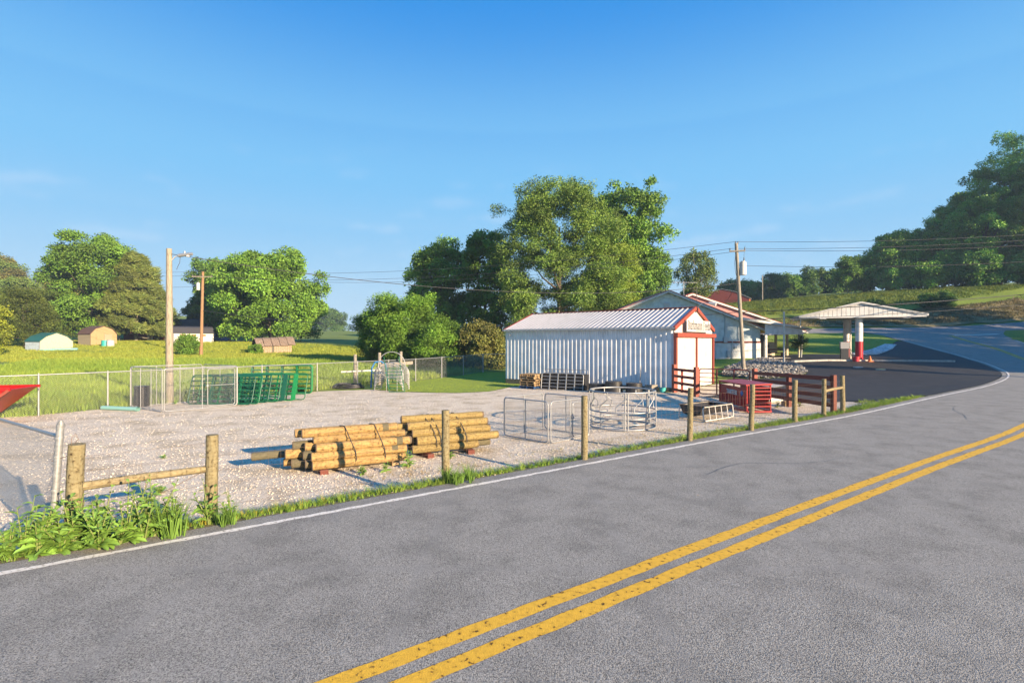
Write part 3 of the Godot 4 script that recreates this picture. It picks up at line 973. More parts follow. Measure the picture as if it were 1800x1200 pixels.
# ---------------------------------------------------------------- metal feed shed
func ribbed(width: float, length: float, ribs: int, rise: float, rw: float) -> MB:
	# a sheet in x (across ribs) and y (along), ribs towards +z
	var mb := MB.new()
	var p := [Vector2(0, 0)]
	var sp := width / ribs
	for i in ribs:
		var c := (i + 0.5) * sp
		p.append_array([Vector2(c - rw, 0), Vector2(c - rw * 0.45, rise), Vector2(c + rw * 0.45, rise), Vector2(c + rw, 0)])
	p.append(Vector2(width, 0))
	for i in p.size() - 1:
		var a := Vector3(p[i].x, 0, p[i].y)
		var b := Vector3(p[i + 1].x, 0, p[i + 1].y)
		mb.quad(a, b, b + Vector3(0, length, 0), a + Vector3(0, length, 0))
	return mb
func feed_shed() -> void:
	var L := 11.6
	var W := 6.8
	var hE := 3.62
	var hR := 4.80
	var root := thing("feed_shed", "white ribbed metal shed with red trim and a lettered gable", "shed", Vector3(-0.40, -0.42, -34.87), ang(0.793, -0.609))
	var n := 13
	var pw := L / n
	var wp := ribbed(pw, hE - 0.28, 3, 0.05, 0.075).mesh()
	for i in n:
		var o := part(root, "wall_panel", wp, m.steel_white)
		o.position = Vector3(i * pw, 0.28, 0)
	var core := MB.new()
	core.box(Vector3(L / 2, hE / 2 + 0.1, -W / 2), Vector3(L - 0.1, hE - 0.2, W - 0.1))
	part(root, "wall_frame", core, m.door_white)
	var sk := MB.new()
	sk.box(Vector3(L / 2, 0.13, 0.01), Vector3(L, 0.34, 0.09))
	part(root, "skirt_board", sk, m.skirt_board)
	# roof panels lie on the slope
	var sl := Vector2(W / 2 + 0.25, hR - hE + 0.09)
	var len := sl.length()
	var th := atan2(sl.y, sl.x)
	var rp := ribbed(pw * 1.02, len, 3, 0.045, 0.06).mesh()
	for i in n:
		for s in 2:
			var o := part(root, "roof_panel", rp, m.roof_white)
			var b := Basis(Vector3(1, 0, 0), -(PI / 2 - th))
			if s == 0:
				o.transform = Transform3D(b, Vector3(-0.12 + i * pw * 1.02, hE - 0.06, 0.25))
			else:
				o.transform = Transform3D(Basis(Vector3.UP, PI) * b, Vector3(-0.12 + (i + 1) * pw * 1.02, hE - 0.06, -W - 0.25))
	var rc := MB.new()
	rc.bar(Vector3(-0.14, hR + 0.06, -W / 2), Vector3(L + 0.16, hR + 0.06, -W / 2), 0.3, 0.05)
	part(root, "ridge_cap", rc, m.barn_red)
	var ev := MB.new()
	ev.box(Vector3(L / 2, hE - 0.05, 0.19), Vector3(L + 0.24, 0.13, 0.1))
	part(root, "eave_trim", ev, m.pump_grey)
	# gable
	var gb := MB.new()
	gb.prism([Vector2(0, hE - 0.55), Vector2(W, hE - 0.55), Vector2(W, hE), Vector2(W / 2, hR), Vector2(0, hE)], Vector3(0, 0, -1), Vector3.UP, Vector3(L - 0.02, 0, 0), Vector3(0.06, 0, 0))
	part(root, "gable_panel", gb, m.door_white)
	var gw := MB.new()
	gw.prism([Vector2(0, 0.2), Vector2(W, 0.2), Vector2(W, hE), Vector2(W / 2, hR), Vector2(0, hE)], Vector3(0, 0, -1), Vector3.UP, Vector3(0.0, 0, 0), Vector3(-0.04, 0, 0))
	part(root, "rear_gable", gw, m.steel_white)
	var dw := (W - 0.5) / 2
	var dm := ribbed(dw, hE - 0.62, 12, 0.012, 0.02)
	var dmesh := dm.mesh()
	for i in 2:
		var door := part(root, "sliding_door", dmesh, m.door_white)
		door.transform = Transform3D(Basis(Vector3.UP, PI / 2), Vector3(L + 0.10, 0.10, -0.22 - i * (dw + 0.06)))
		for s in [0.04, dw - 0.04]:
			var fr := MB.new()
			fr.box(Vector3(s, (hE - 0.62) / 2, 0.012), Vector3(0.05, hE - 0.62, 0.03))
			part(door, "door_stile", fr, m.brick_red if s > 1.0 else m.door_white)
		if i == 0: tag(door, "sliding door nearer the road")
	for c in [[-0.02, 0.14], [-W + 0.05, 0.14], [-W / 2 - 0.02, 0.1]]:
		var t := MB.new()
		t.box(Vector3(L + 0.09 + (0.06 if c[1] < 0.12 else 0.0), (hE - 0.5) / 2 + 0.1, c[0]), Vector3(0.16 if c[1] > 0.12 else 0.05, hE - 0.5, c[1] + 0.06))
		part(root, "corner_trim", t, m.brick_red)
	var tk := MB.new()
	tk.box(Vector3(L + 0.15, hE - 0.44, -W / 2), Vector3(0.24, 0.24, W + 0.3))
	part(root, "door_track_cover", tk, m.brick_red)
	for s in [0, 1]:
		var t := MB.new()
		var a := Vector3(L + 0.1, hE - 0.1, 0.22 if s == 0 else -W - 0.22)
		t.bar(a, Vector3(L + 0.1, hR + 0.02, -W / 2), 0.12, 0.22, Vector3(1, 0, 0).cross(Vector3(L + 0.1, hR, -W / 2) - a).normalized())
		part(root, "rake_trim", t, m.brick_red)
	var rl := MB.new()
	for s in [0, 1]:
		rl.bar(Vector3(-0.16, hE - 0.1, 0.22 if s == 0 else -W - 0.22), Vector3(-0.16, hR + 0.02, -W / 2), 0.08, 0.14, Vector3(0, 1, 0))
	part(root, "rear_rake_trim", rl, m.brick_red)
	# sign
	var sg := MB.new()
	sg.box(Vector3(0, 0, 0), Vector3(4.3, 0.68, 0.03))
	var sign := part(root, "sign_board", sg, m.sign_white)
	sign.transform = Transform3D(Basis(Vector3.UP, PI / 2), Vector3(L + 0.29, hE + 0.10, -W / 2 + 0.05))
	var tx := part(sign, "lettering", text("Burkmann Feeds", 0.6, true, 400), m.sign_ink)
	tx.position = Vector3(0.06, 0.02, 0.022)
	tx.scale = Vector3(0.84, 1.15, 1.0)
	var ul := MB.new()
	ul.box(Vector3(0.5, -0.285, 0.018), Vector3(2.2, 0.02, 0.006))
	part(sign, "underline", ul, m.sign_ink)
	var lm := MB.new()
	lm.tube([Vector3(L + 0.1, hR - 0.05, -W / 2), Vector3(L + 0.45, hR + 0.3, -W / 2), Vector3(L + 0.9, hR + 0.25, -W / 2)], 0.02, 5)
	lm.tube([Vector3(L + 0.85, hR + 0.27, -W / 2), Vector3(L + 1.25, hR + 0.18, -W / 2)], 0.07, 7, 0.13)
	part(root, "gable_lamp", lm, m.pump_grey)
	var cn := MB.new()
	cn.box(Vector3(0.42, hE - 0.36, 0.1), Vector3(0.09, 0.09, 0.14))
	part(root, "camera_box", cn, m.white)

# ---------------------------------------------------------------- roadside store
func store() -> void:
	var y0 := 0.62
	var root := thing("roadside_store", "pale blue gabled roadside store with a red stripe and porch", "store", Vector3(15.2, y0, -50.0))
	# local x from the ridge, z towards the road
	var wl := -9.2
	var wr := 9.05
	var eh := 3.0
	var rh := 6.6
	var D := 8.0
	var hs := func(xx: float) -> float: return rh - (rh - eh) * absf(xx) / 9.1
	var core := MB.new()
	core.prism([Vector2(wl, 0), Vector2(wr, 0), Vector2(wr, eh - 0.06), Vector2(0, rh - 0.1), Vector2(wl, eh - 0.06)], Vector3.RIGHT, Vector3.UP, Vector3(0, 0, -0.05), Vector3(0, 0, -D))
	part(root, "wall", core, m.block_white)
	# lap siding boards above the stripe, block courses below
	var y := 1.78
	while y < rh - 0.3:
		var reach: float = minf(9.05, (rh - y - 0.16) / (rh - eh) * 9.1) if y > eh - 0.16 else 9.05
		var b := MB.new()
		b.box(Vector3((minf(reach, 9.05) - minf(reach, 9.2)) * 0.5, y + 0.1, 0.0), Vector3(reach * 2.0, 0.205, 0.04), Basis(Vector3(1, 0, 0), 0.06))
		part(root, "siding_board", b, m.siding_blue)
		y += 0.21
	for r in 4:
		for c in 3:
			var b := MB.new()
			b.box(Vector3(1.2 + c * 2.65 + 1.3, 0.21 + r * 0.41, -0.02), Vector3(2.63, 0.4, 0.08))
			part(root, "block_course", b, m.block_white)
	var st := MB.new()
	st.box(Vector3(0, 1.72, 0.03), Vector3(18.1, 0.17, 0.05))
	part(root, "red_stripe", st, m.barn_red)
	for s in [-1.0, 1.0]:
		var t := MB.new()
		t.bar(Vector3(s * 9.7, eh - 0.25, 0.2), Vector3(0, rh + 0.02, 0.2), 0.5, 0.16, Vector3.UP)
		part(root, "rake_board", t, m.white)
		var rf := MB.new()
		rf.bar(Vector3(s * 9.75, eh - 0.1, -D / 2 + 0.2), Vector3(0, rh + 0.16, -D / 2 + 0.2), D + 0.5, 0.1, Vector3.UP)
		part(root, "roof", rf, m.pink_metal)
	var vt := MB.new()
	vt.box(Vector3(-0.1, 5.15, 0.05), Vector3(0.5, 0.8, 0.08))
	for i in 5: vt.box(Vector3(-0.1, 4.86 + i * 0.15, 0.1), Vector3(0.42, 0.05, 0.05))
	part(root, "gable_vent", vt, m.pump_grey)
	# rear wing, shifted right, faced in faded red
	var wing := MB.new()
	wing.prism([Vector2(-6, 0), Vector2(8.5, 0), Vector2(8.5, 3.0), Vector2(17.0, 3.0), Vector2(5.2, 7.0), Vector2(-6, 3.1)], Vector3.RIGHT, Vector3.UP, Vector3(0, 0, -D - 0.06), Vector3(0, 0, -12))
	part(root, "rear_wing", wing, m.pink_metal)
	var wr2 := MB.new()
	wr2.bar(Vector3(5.2, 7.1, -D + 0.1), Vector3(18.2, 2.75, -D + 0.1), 0.4, 0.16, Vector3.UP)
	wr2.bar(Vector3(5.2, 7.1, -D + 0.1), Vector3(-6.5, 3.05, -D + 0.1), 0.4, 0.16, Vector3.UP)
	part(root, "rear_rake_board", wr2, m.white)
	var wr3 := MB.new()
	wr3.bar(Vector3(5.2, 7.24, -D - 6), Vector3(18.2, 2.9, -D - 6), 12.2, 0.1, Vector3.UP)
	wr3.bar(Vector3(5.2, 7.24, -D - 6), Vector3(-6.5, 3.2, -D - 6), 12.2, 0.1, Vector3.UP)
	part(root, "rear_roof", wr3, m.barn_red)
	# porch on the right
	var pr := MB.new()
	pr.prism([Vector2(6.6, 3.85), Vector2(13.2, 2.95), Vector2(13.2, 3.1), Vector2(6.6, 4.12)], Vector3.RIGHT, Vector3.UP, Vector3(0, 0, 1.2), Vector3(0, 0, -8.5))
	part(root, "porch_roof", pr, m.white)
	var pf := MB.new()
	pf.prism([Vector2(9.12, 2.45), Vector2(12.7, 2.45), Vector2(12.7, 2.98), Vector2(9.12, 3.48)], Vector3.RIGHT, Vector3.UP, Vector3(0, 0, 0.9), Vector3(0, 0, -0.12))
	part(root, "porch_fascia", pf, m.block_white)
	var gt := MB.new()
	gt.tube([Vector3(13.3, 2.98, 1.3), Vector3(13.3, 2.9, -6.5)], 0.08, 6)
	gt.tube([Vector3(13.3, 2.95, 1.2), Vector3(12.7, 2.5, 0.9), Vector3(12.6, 0.1, 0.85)], 0.045, 6)
	part(root, "gutter", gt, m.white)
	var fl := MB.new()
	fl.box(Vector3(11.2, 0.08, -2.6), Vector3(4.3, 0.3, 7.2))
	part(root, "porch_floor", fl, m.concrete)
	for c in [[12.5, 0.7], [12.55, -1.6], [12.6, -3.9], [9.25, 0.75]]:
		var p := MB.new()
		p.box(Vector3(c[0], 1.35, c[1]), Vector3(0.2, 2.4, 0.2))
		part(root, "porch_post", p, m.white if c[0] < 10.0 else m.cream)
	var bw := MB.new()
	bw.box(Vector3(10.6, 1.35, -6.1), Vector3(3.4, 2.5, 0.12))
	part(root, "porch_back_wall", bw, m.ply_grey)
	var dr := MB.new()
	dr.box(Vector3(9.85, 1.2, -2.0), Vector3(0.1, 2.2, 1.0))
	dr.box(Vector3(9.5, 1.25, -0.5), Vector3(0.08, 2.3, 0.9))
	part(root, "door", dr, m.dark_metal)
	# fittings on the gable wall
	for q in [[5.6, 1.9, 4.35], [3.2, 0.1, 1.6], [4.1, 0.1, 1.7], [4.6, 0.1, 1.75], [6.3, 0.1, 1.8], [6.9, 1.9, 3.3]]:
		var cd := MB.new()
		cd.tube([Vector3(q[0], q[1], 0.1), Vector3(q[0], q[2], 0.1)], 0.04, 5)
		part(root, "conduit", cd, m.pump_grey)
	for q in [[5.6, 1.95, 0.32, 0.5], [6.6, 1.2, 0.26, 0.18], [5.9, 0.6, 0.3, 0.6]]:
		var mt := MB.new()
		mt.box(Vector3(q[0], q[1], 0.15), Vector3(q[2], q[3], 0.2))
		part(root, "meter_box", mt, m.pump_grey)
	var an := MB.new()
	an.tube([Vector3(5.4, 5.0, -7.0), Vector3(5.4, 7.9, -7.0)], 0.03, 5)
	var ring := []
	for i in 14: ring.append(Vector3(5.15 + cos(TAU * i / 14) * 0.22, 7.1 + sin(TAU * i / 14) * 0.35, -7.0))
	an.tube(ring, 0.02, 4, -1.0, true)
	part(root, "roof_mast", an, m.dark_metal)
	var tv := MB.new()
	tv.tube([Vector3(2.6, 5.3, -3.0), Vector3(2.6, 8.0, -3.0)], 0.03, 5)
	tv.tube([Vector3(1.4, 7.9, -3.0), Vector3(4.0, 7.85, -3.0)], 0.02, 4)
	for i in 9: tv.tube([Vector3(1.5 + i * 0.3, 7.9, -3.6 + i * 0.03), Vector3(1.5 + i * 0.3, 7.9, -2.4 - i * 0.03)], 0.012, 3)
	part(root, "tv_antenna", tv, m.pump_grey)
	# things standing on the porch
	var wg := thing("freezer_chest", "cream cabinet standing under the store porch", "cabinet", Vector3(25.9, y0 + 0.23, -52.0))
	var wb := MB.new()
	wb.box(Vector3(0, 0.75, 0), Vector3(1.3, 1.5, 0.7))
	part(wg, "body", wb, m.cream)
	for q in [[1.1, 0.16], [0.55, 0.22]]:
		var wd := MB.new()
		wd.box(Vector3(0.0, q[0], 0.37), Vector3(q[1], 0.32, 0.03))
		part(wg, "handle", wd, m.dark_metal)
	var bn := thing("porch_bench", "dark wooden bench in front of the cream cabinet", "bench", Vector3(25.9, y0 + 0.23, -50.7))
	var bs := MB.new()
	bs.box(Vector3(0, 0.45, 0), Vector3(2.2, 0.07, 0.5))
	part(bn, "seat", bs, m.brown_board)
	for s in [-0.9, 0.9]:
		var q := MB.new()
		q.box(Vector3(s, 0.21, 0), Vector3(0.1, 0.43, 0.44))
		part(bn, "leg", q, m.brown_board)
	var bb := MB.new()
	bb.box(Vector3(0, 0.75, -0.24), Vector3(2.2, 0.12, 0.05))
	part(bn, "backrest", bb, m.brown_board)
	var fern := thing("hanging_fern", "bushy green fern hanging at the porch corner", "plant", Vector3(27.6, y0 + 1.75, -49.2))
	var hk := MB.new()
	hk.tube([Vector3(0, 0.2, 0), Vector3(0, 1.35, 0)], 0.01, 4)
	part(fern, "hook", hk, m.dark_metal)
	var fx := []
	var fc := []
	for i in 130:
		var d := Vector3(rng.randfn(), rng.randfn() * 0.9, rng.randfn()).normalized() * R(0.2, 0.85)
		fx.append(Transform3D(Basis(Vector3.UP, R(0, TAU)).scaled(Vector3.ONE * R(0.18, 0.3)), d))
		fc.append(Color(0.05, 0.085, 0.022) * R(0.7, 1.3))
	scatter(fern, "fronds", spray(14, 0.7, 1, 555), m.leaf, fx, fc)

# ---------------------------------------------------------------- fuel canopy and pump
func fuel_stop() -> void:
	var b := G(30.75, 45.2)
	var root := thing("fuel_canopy", "white gable-fronted fuel canopy on red and white columns", "canopy", b, -0.40)
	var hw := 4.6
	var yb := 3.95
	var ya := 5.15
	# roof: a shallow gable, local z towards the road
	for s in [-1.0, 1.0]:
		var r := MB.new()
		r.bar(Vector3(s * (hw + 0.15), yb + 0.12, -3.2), Vector3(0, ya, -3.2), 7.4, 0.09, Vector3.UP)
		part(root, "roof", r, m.white)
	var sf := MB.new()
	sf.box(Vector3(0, yb - 0.02, -3.2), Vector3(hw * 2, 0.1, 7.0))
	part(root, "soffit", sf, m.canopy_beige)
	var i := 0
	var x := -hw + 0.1
	while x < hw - 0.1:
		var top := func(q: float) -> float: return ya - 0.06 - (ya - yb - 0.1) * absf(q) / hw
		var w := 0.34
		var f := MB.new()
		f.prism([Vector2(x, yb - 0.06), Vector2(x + w - 0.03, yb - 0.06), Vector2(x + w - 0.03, maxf(yb, top.call(x + w))), Vector2(x, maxf(yb, top.call(x)))], Vector3.RIGHT, Vector3.UP, Vector3(0, 0, 0.36), Vector3(0, 0, -0.05))
		part(root, "fascia_panel", f, m.canopy_white)
		x += w
	var bk := MB.new()
	bk.prism([Vector2(-hw, yb), Vector2(hw, yb), Vector2(0, ya - 0.08)], Vector3.RIGHT, Vector3.UP, Vector3(0, 0, 0.3), Vector3(0, 0, -0.03))
	part(root, "fascia_backing", bk, m.pump_grey)
	var be := MB.new()
	be.box(Vector3(0, yb - 0.03, 0.38), Vector3(hw * 2 + 0.1, 0.14, 0.1))
	for s in [-1.0, 1.0]:
		be.bar(Vector3(s * (hw + 0.18), yb + 0.05, 0.4), Vector3(0, ya + 0.02, 0.4), 0.12, 0.17, Vector3.UP)
	part(root, "edge_trim", be, m.canopy_white)
	for c in [Vector3(0.0, 0, -0.35), Vector3(-0.15, 0, -4.6)]:
		var col := Node3D.new()
		col.name = "column"
		root.add_child(col, true)
		col.position = c
		var u := MB.new()
		u.tube([Vector3(0, 1.75, 0), Vector3(0, yb, 0)], 0.29, 18)
		part(col, "white_upper", u, m.canopy_white)
		var l := MB.new()
		l.tube([Vector3(0, -0.3, 0), Vector3(0, 1.76, 0)], 0.30, 18)
		part(col, "red_lower", l, m.pump_red)
	var pp := MB.new()
	pp.tube([Vector3(-0.25, 0, -2.5), Vector3(-0.25, yb, -2.5)], 0.08, 8)
	part(root, "riser_pipe", pp, m.canopy_beige)
	pp = MB.new()
	pp.tube([Vector3(-4.55, yb, -0.2), Vector3(-4.6, yb - 0.9, -0.3)], 0.05, 6)
	part(root, "downpipe", pp, m.canopy_beige)
	for c in [Vector3(-2.9, yb - 0.14, 0.0), Vector3(3.3, yb - 0.14, -0.2)]:
		var l := MB.new()
		l.box(c, Vector3(0.5, 0.1, 1.1))
		part(root, "canopy_lamp", l, m.white)
	var pu := thing("fuel_pump", "grey fuel pump between the two canopy columns", "pump", b + Vector3(0.25, 0.1, -2.5), -0.4)
	var p := MB.new()
	p.box(Vector3(0, 0.5, 0), Vector3(0.62, 1.05, 0.5))
	part(pu, "cabinet", p, m.dark_metal)
	p = MB.new()
	p.box(Vector3(0, 1.3, 0), Vector3(0.7, 0.62, 0.56))
	part(pu, "head", p, m.pump_grey)
	p = MB.new()
	p.tube([Vector3(0.38, 1.2, 0.1), Vector3(0.6, 0.5, 0.2), Vector3(0.55, 0.15, 0.25), Vector3(0.4, 0.9, 0.2)], 0.025, 5)
	part(pu, "hose", p, m.black_rubber)
	var isl := thing("pump_island", "narrow concrete kerb island under the fuel canopy", "kerb", G(31.0, 45.6))
	var ip := MB.new()
	for s in 14:
		var x0 := -6.0 + s
		ip.bar(Vector3(x0, H(31 + x0, 45.6 - x0 * 0.02) - isl.position.y + 0.03, x0 * 0.02 + 0.2), Vector3(x0 + 0.985, H(32 + x0, 45.6 - x0 * 0.02) - isl.position.y + 0.03, x0 * 0.02 + 0.2), 0.55, 0.2)
	part(isl, "kerb", ip, m.concrete)
	var bd := thing("red_bucket", "red bucket at the foot of the front canopy column", "bucket", G(30.2, 44.9, 0.02))
	p = MB.new()
	p.tube([Vector3(0, 0.0, 0), Vector3(0, 0.42, 0)], 0.24, 12, 0.3)
	part(bd, "pail", p, m.pump_red)
	var cn := thing("orange_cone", "orange cone beside the front canopy column", "cone", G(31.35, 44.8, 0.02))
	p = MB.new()
	p.box(Vector3(0, 0.02, 0), Vector3(0.42, 0.05, 0.42))
	part(cn, "base", p, m.orange)
	p = MB.new()
	p.tube([Vector3(0, 0.03, 0), Vector3(0, 0.5, 0)], 0.17, 10, 0.04)
	part(cn, "body", p, m.orange)
	var k := 0
	for q in [[27.27, 40.3, "white", "white round tank lid set in the dark apron"], [27.83, 38.6, "yellow_cap", "pale yellow round tank lid set in the dark apron"]]:
		var t := thing("tank_lid", q[3], "lid", G(q[0], q[1], 0.0), 0.0, "tank lids in the apron")
		p = MB.new()
		p.tube([Vector3(0, -0.02, 0), Vector3(0, 0.05, 0)], 0.34, 16)
		part(t, "rim", p, m.concrete)
		p = MB.new()
		p.tube([Vector3(0, 0.04, 0), Vector3(0, 0.075, 0)], 0.29, 16, 0.27)
		part(t, "plate", p, m[q[2]])
		k += 1

# ---------------------------------------------------------------- buildings far off
func gambrel(hw: float, eh: float, kh: float, rh: float) -> Array:
	return [Vector2(-hw, 0), Vector2(hw, 0), Vector2(hw, eh), Vector2(hw * 0.62, kh), Vector2(0, rh), Vector2(-hw * 0.62, kh), Vector2(-hw, eh)]
func small_shed(called: String, label: String, x: float, z: float, turn: float, hw: float, eh: float, kh: float, rh: float, D: float, front: Material, side: Material, roof: Material, doors: bool) -> Node3D:
	var root := thing(called, label, "shed", G(x, z, -0.1), turn, "garden sheds on the hill")
	var b := MB.new()
	b.prism(gambrel(hw, eh, kh, rh), Vector3.RIGHT, Vector3.UP, Vector3.ZERO, Vector3(0, 0, -0.08))
	part(root, "front_wall", b, front)
	b = MB.new()
	b.prism(gambrel(hw - 0.03, eh, kh - 0.02, rh - 0.02), Vector3.RIGHT, Vector3.UP, Vector3(0, 0, -0.085), Vector3(0, 0, -D + 0.1))
	part(root, "side_wall", b, side)
	b = MB.new()
	var p := gambrel(hw + 0.1, eh - 0.02, kh + 0.07, rh + 0.08).slice(2)
	for i in 4:
		b.bar(Vector3(p[i].x, p[i].y, -D / 2), Vector3(p[i + 1].x, p[i + 1].y, -D / 2), D + 0.1, 0.06, Vector3.UP if i != 0 and i != 3 else Vector3(0, 0, 1).cross(Vector3(p[i + 1].x - p[i].x, p[i + 1].y - p[i].y, 0)).normalized())
	part(root, "roof", b, roof)
	if doors:
		for s in [-1.0, 1.0]:
			b = MB.new()
			b.box(Vector3(s * hw * 0.31, eh * 0.52, 0.04), Vector3(hw * 0.6, eh * 0.95, 0.05))
			part(root, "door", b, m.ply_grey if s > 0 else m.plywood)
	return root
func far_buildings() -> void:
	small_shed("garden_shed", "cream garden shed with a teal green barrel roof", -64.5, 72.5, 1.2, 1.95, 1.3, 1.95, 2.45, 3.6, m.cream, m.siding_blue, m.teal_roof, false)
	small_shed("garden_shed", "plywood barn-roofed garden shed with brown shingles", -63.8, 80.0, 1.2, 1.85, 1.8, 2.6, 3.0, 3.2, m.plywood, m.ply_grey, m.brown_roof, true)
	var lp := thing("tarp_roll", "long teal tarp roll lying before the cream shed", "tarp", G(-62.6, 70.8, 0.0), 0.3)
	var b := MB.new()
	b.tube([Vector3(-2.2, 0.15, 0), Vector3(0, 0.2, 0), Vector3(2.0, 0.22, -0.1)], 0.16, 7, 0.22)
	part(lp, "roll", b, m.teal_pipe)
	for q in [[-61.9, 77.8, "plastic_teal", "teal drum in front of the plywood shed"], [-60.9, 77.6, "white", "white drum in front of the plywood shed"], [-61.4, 78.1, "plastic_blue", "blue drum in front of the plywood shed"]]:
		var d := thing("plastic_drum", q[3], "drum", G(q[0], q[1], 0.0), 0.0, "drums by the plywood shed")
		b = MB.new()
		b.tube([Vector3(0, -0.05, 0), Vector3(0, 0.1, 0), Vector3(0, 0.8, 0), Vector3(0, 0.9, 0)], 0.5, 12, 0.46)
		part(d, "barrel", b, m[q[2]])
		b = MB.new()
		b.tube([Vector3(0, 0.88, 0), Vector3(0, 0.93, 0)], 0.4, 12)
		part(d, "lid", b, m[q[2]])
	# white shed with dark roof
	var w := thing("white_outbuilding", "long white outbuilding with a dark gambrel roof and three windows", "outbuilding", G(-51.9, 83.5, -0.1), 0.78)
	w.scale = Vector3(0.9, 0.92, 0.9)
	b = MB.new()
	b.box(Vector3(0, 0.95, -1.6), Vector3(6.3, 1.95, 3.2))
	part(w, "wall", b, m.white)
	b = MB.new()
	b.prism([Vector2(0.15, 1.85), Vector2(0.0, 1.95), Vector2(-0.75, 2.85), Vector2(-1.65, 3.1), Vector2(-2.5, 2.85), Vector2(-3.3, 1.9)], Vector3(0, 0, 1), Vector3.UP, Vector3(-3.25, 0, 0.05), Vector3(6.5, 0, 0))
	part(w, "roof", b, m.dark_roof)
	for x in [-1.7, -0.1, 1.5]:
		b = MB.new()
		b.box(Vector3(x, 1.5, 0.03), Vector3(0.85, 0.4, 0.06))
		var wi := part(w, "window", b, m.cream)
		b = MB.new()
		b.box(Vector3(x, 1.5, 0.065), Vector3(0.7, 0.28, 0.02))
		part(wi, "pane", b, m.terracotta)
	var c := thing("parked_car", "dark blue car parked beside the white outbuilding", "car", G(-49.6, 88.0, 0.0), 0.1)
	b = MB.new()
	b.prism([Vector2(-2.1, 0.3), Vector2(2.1, 0.3), Vector2(2.15, 0.75), Vector2(1.3, 0.9), Vector2(0.7, 1.4), Vector2(-0.9, 1.42), Vector2(-1.7, 0.95), Vector2(-2.15, 0.85)], Vector3.RIGHT, Vector3.UP, Vector3(0, 0, 0.8), Vector3(0, 0, -1.6))
	part(c, "body", b, m.plastic_blue)
	b = MB.new()
	b.prism([Vector2(-1.4, 0.95), Vector2(1.1, 0.93), Vector2(0.66, 1.34), Vector2(-0.85, 1.36)], Vector3.RIGHT, Vector3.UP, Vector3(0, 0, 0.82), Vector3(0, 0, -0.02))
	part(c, "window", b, m.glass_dark)
	for x in [-1.3, 1.3]:
		b = MB.new()
		b.tube([Vector3(x, 0.32, 0.82), Vector3(x, 0.32, 0.6)], 0.33, 14)
		part(c, "wheel", b, m.black_rubber)
	# houses half hidden by the pine
	var h := thing("orange_house", "orange walled house half hidden behind the pine", "house", G(-62.5, 96.0, -0.1), 0.1)
	b = MB.new()
	b.box(Vector3(0, 1.4, -3), Vector3(9, 2.8, 6))
	part(h, "wall", b, m.terracotta)
	b = MB.new()
	b.prism([Vector2(0.4, 2.7), Vector2(-3, 4.4), Vector2(-6.4, 2.7)], Vector3(0, 0, 1), Vector3.UP, Vector3(-4.8, 0, 0), Vector3(9.6, 0, 0))
	part(h, "roof", b, m.brown_roof)
	for x in [-2.8, 0.6]:
		b = MB.new()
		b.box(Vector3(x, 1.5, 0.04), Vector3(1.1, 1.1, 0.08))
		var wi := part(h, "window", b, m.white)
		b = MB.new()
		b.box(Vector3(x, 1.5, 0.09), Vector3(0.9, 0.9, 0.02))
		part(wi, "pane", b, m.glass_dark)
	h = thing("porch_house", "dark brown house with a shaded porch beside the plywood shed", "house", G(-67.5, 93.5, -0.1), 0.15)
	b = MB.new()
	b.box(Vector3(0, 1.5, -3.5), Vector3(8, 3.0, 4))
	part(h, "wall", b, m.brown_board)
	b = MB.new()
	b.prism([Vector2(0.4, 2.75), Vector2(0.4, 2.9), Vector2(-3, 4.5), Vector2(-6.0, 2.9)], Vector3(0, 0, 1), Vector3.UP, Vector3(-4.4, 0, 0), Vector3(8.8, 0, 0))
	part(h, "roof", b, m.dark_roof)
	for x in [-3.8, -1.3, 1.3, 3.8]:
		b = MB.new()
		b.box(Vector3(x, 1.4, 0.1), Vector3(0.14, 2.9, 0.14))
		part(h, "porch_post", b, m.grey_wood)
	b = MB.new()
	b.box(Vector3(0.5, 1.1, -1.46), Vector3(0.95, 2.1, 0.06))
	part(h, "door", b, m.white)
	# leaning, rotten shed
	var o := thing("ruined_shed", "weathered old shed with sagging plank roof leaning in tall grass", "shed", G(-31.6, 68.2, -0.1), 0.72)
	b = MB.new()
	b.box(Vector3(0.3, 0.65, -1.2), Vector3(3.6, 1.3, 2.0))
	part(o, "wall_core", b, m.skirt_board)
	for i in 13:
		if i in [4]: continue
		b = MB.new()
		b.box(Vector3(-1.35 + i * 0.285, 0.68 + R(-0.03, 0.03), -0.17), Vector3(0.265, 1.3 + R(-0.15, 0.05), 0.04), Basis(Vector3(0, 0, 1), R(-0.03, 0.03)))
		part(o, "plank", b, m.old_board)
	b = MB.new()
	b.prism([Vector2(0.0, 0.0), Vector2(0.0, 1.2), Vector2(-0.35, 1.75), Vector2(-0.85, 2.05), Vector2(-1.35, 1.8), Vector2(-1.9, 1.1), Vector2(-1.9, 0)], Vector3(0, 0, 1), Vector3.UP, Vector3(-1.75, 0, -0.2), Vector3(-0.08, 0, 0))
	part(o, "end_wall", b, m.pump_grey)
	var prof := [Vector2(0.35, 1.05), Vector2(-0.1, 1.55), Vector2(-0.5, 1.95), Vector2(-0.95, 2.15), Vector2(-1.5, 1.85), Vector2(-2.2, 1.0)]
	for i in 5:
		for k in 5:
			b = MB.new()
			var x0 := -2.3 + k * 1.0
			var s0 := 0.05 * k
			b.bar(Vector3(x0 + 0.49, prof[i].y + s0 + R(-0.03, 0.03), prof[i].x - 0.3), Vector3(x0 + 0.49, prof[i + 1].y + s0 + R(0.0, 0.03), prof[i + 1].x - 0.3), 0.98 + R(-0.05, 0.0), 0.05, Vector3.UP)
			part(o, "roof_plank", b, m.old_roof)
	# red barn on the hill
	var rb := thing("red_barn", "dark red plank barn on the hill behind the store", "barn", G(52.6, 128.0, -1.0), -0.5)
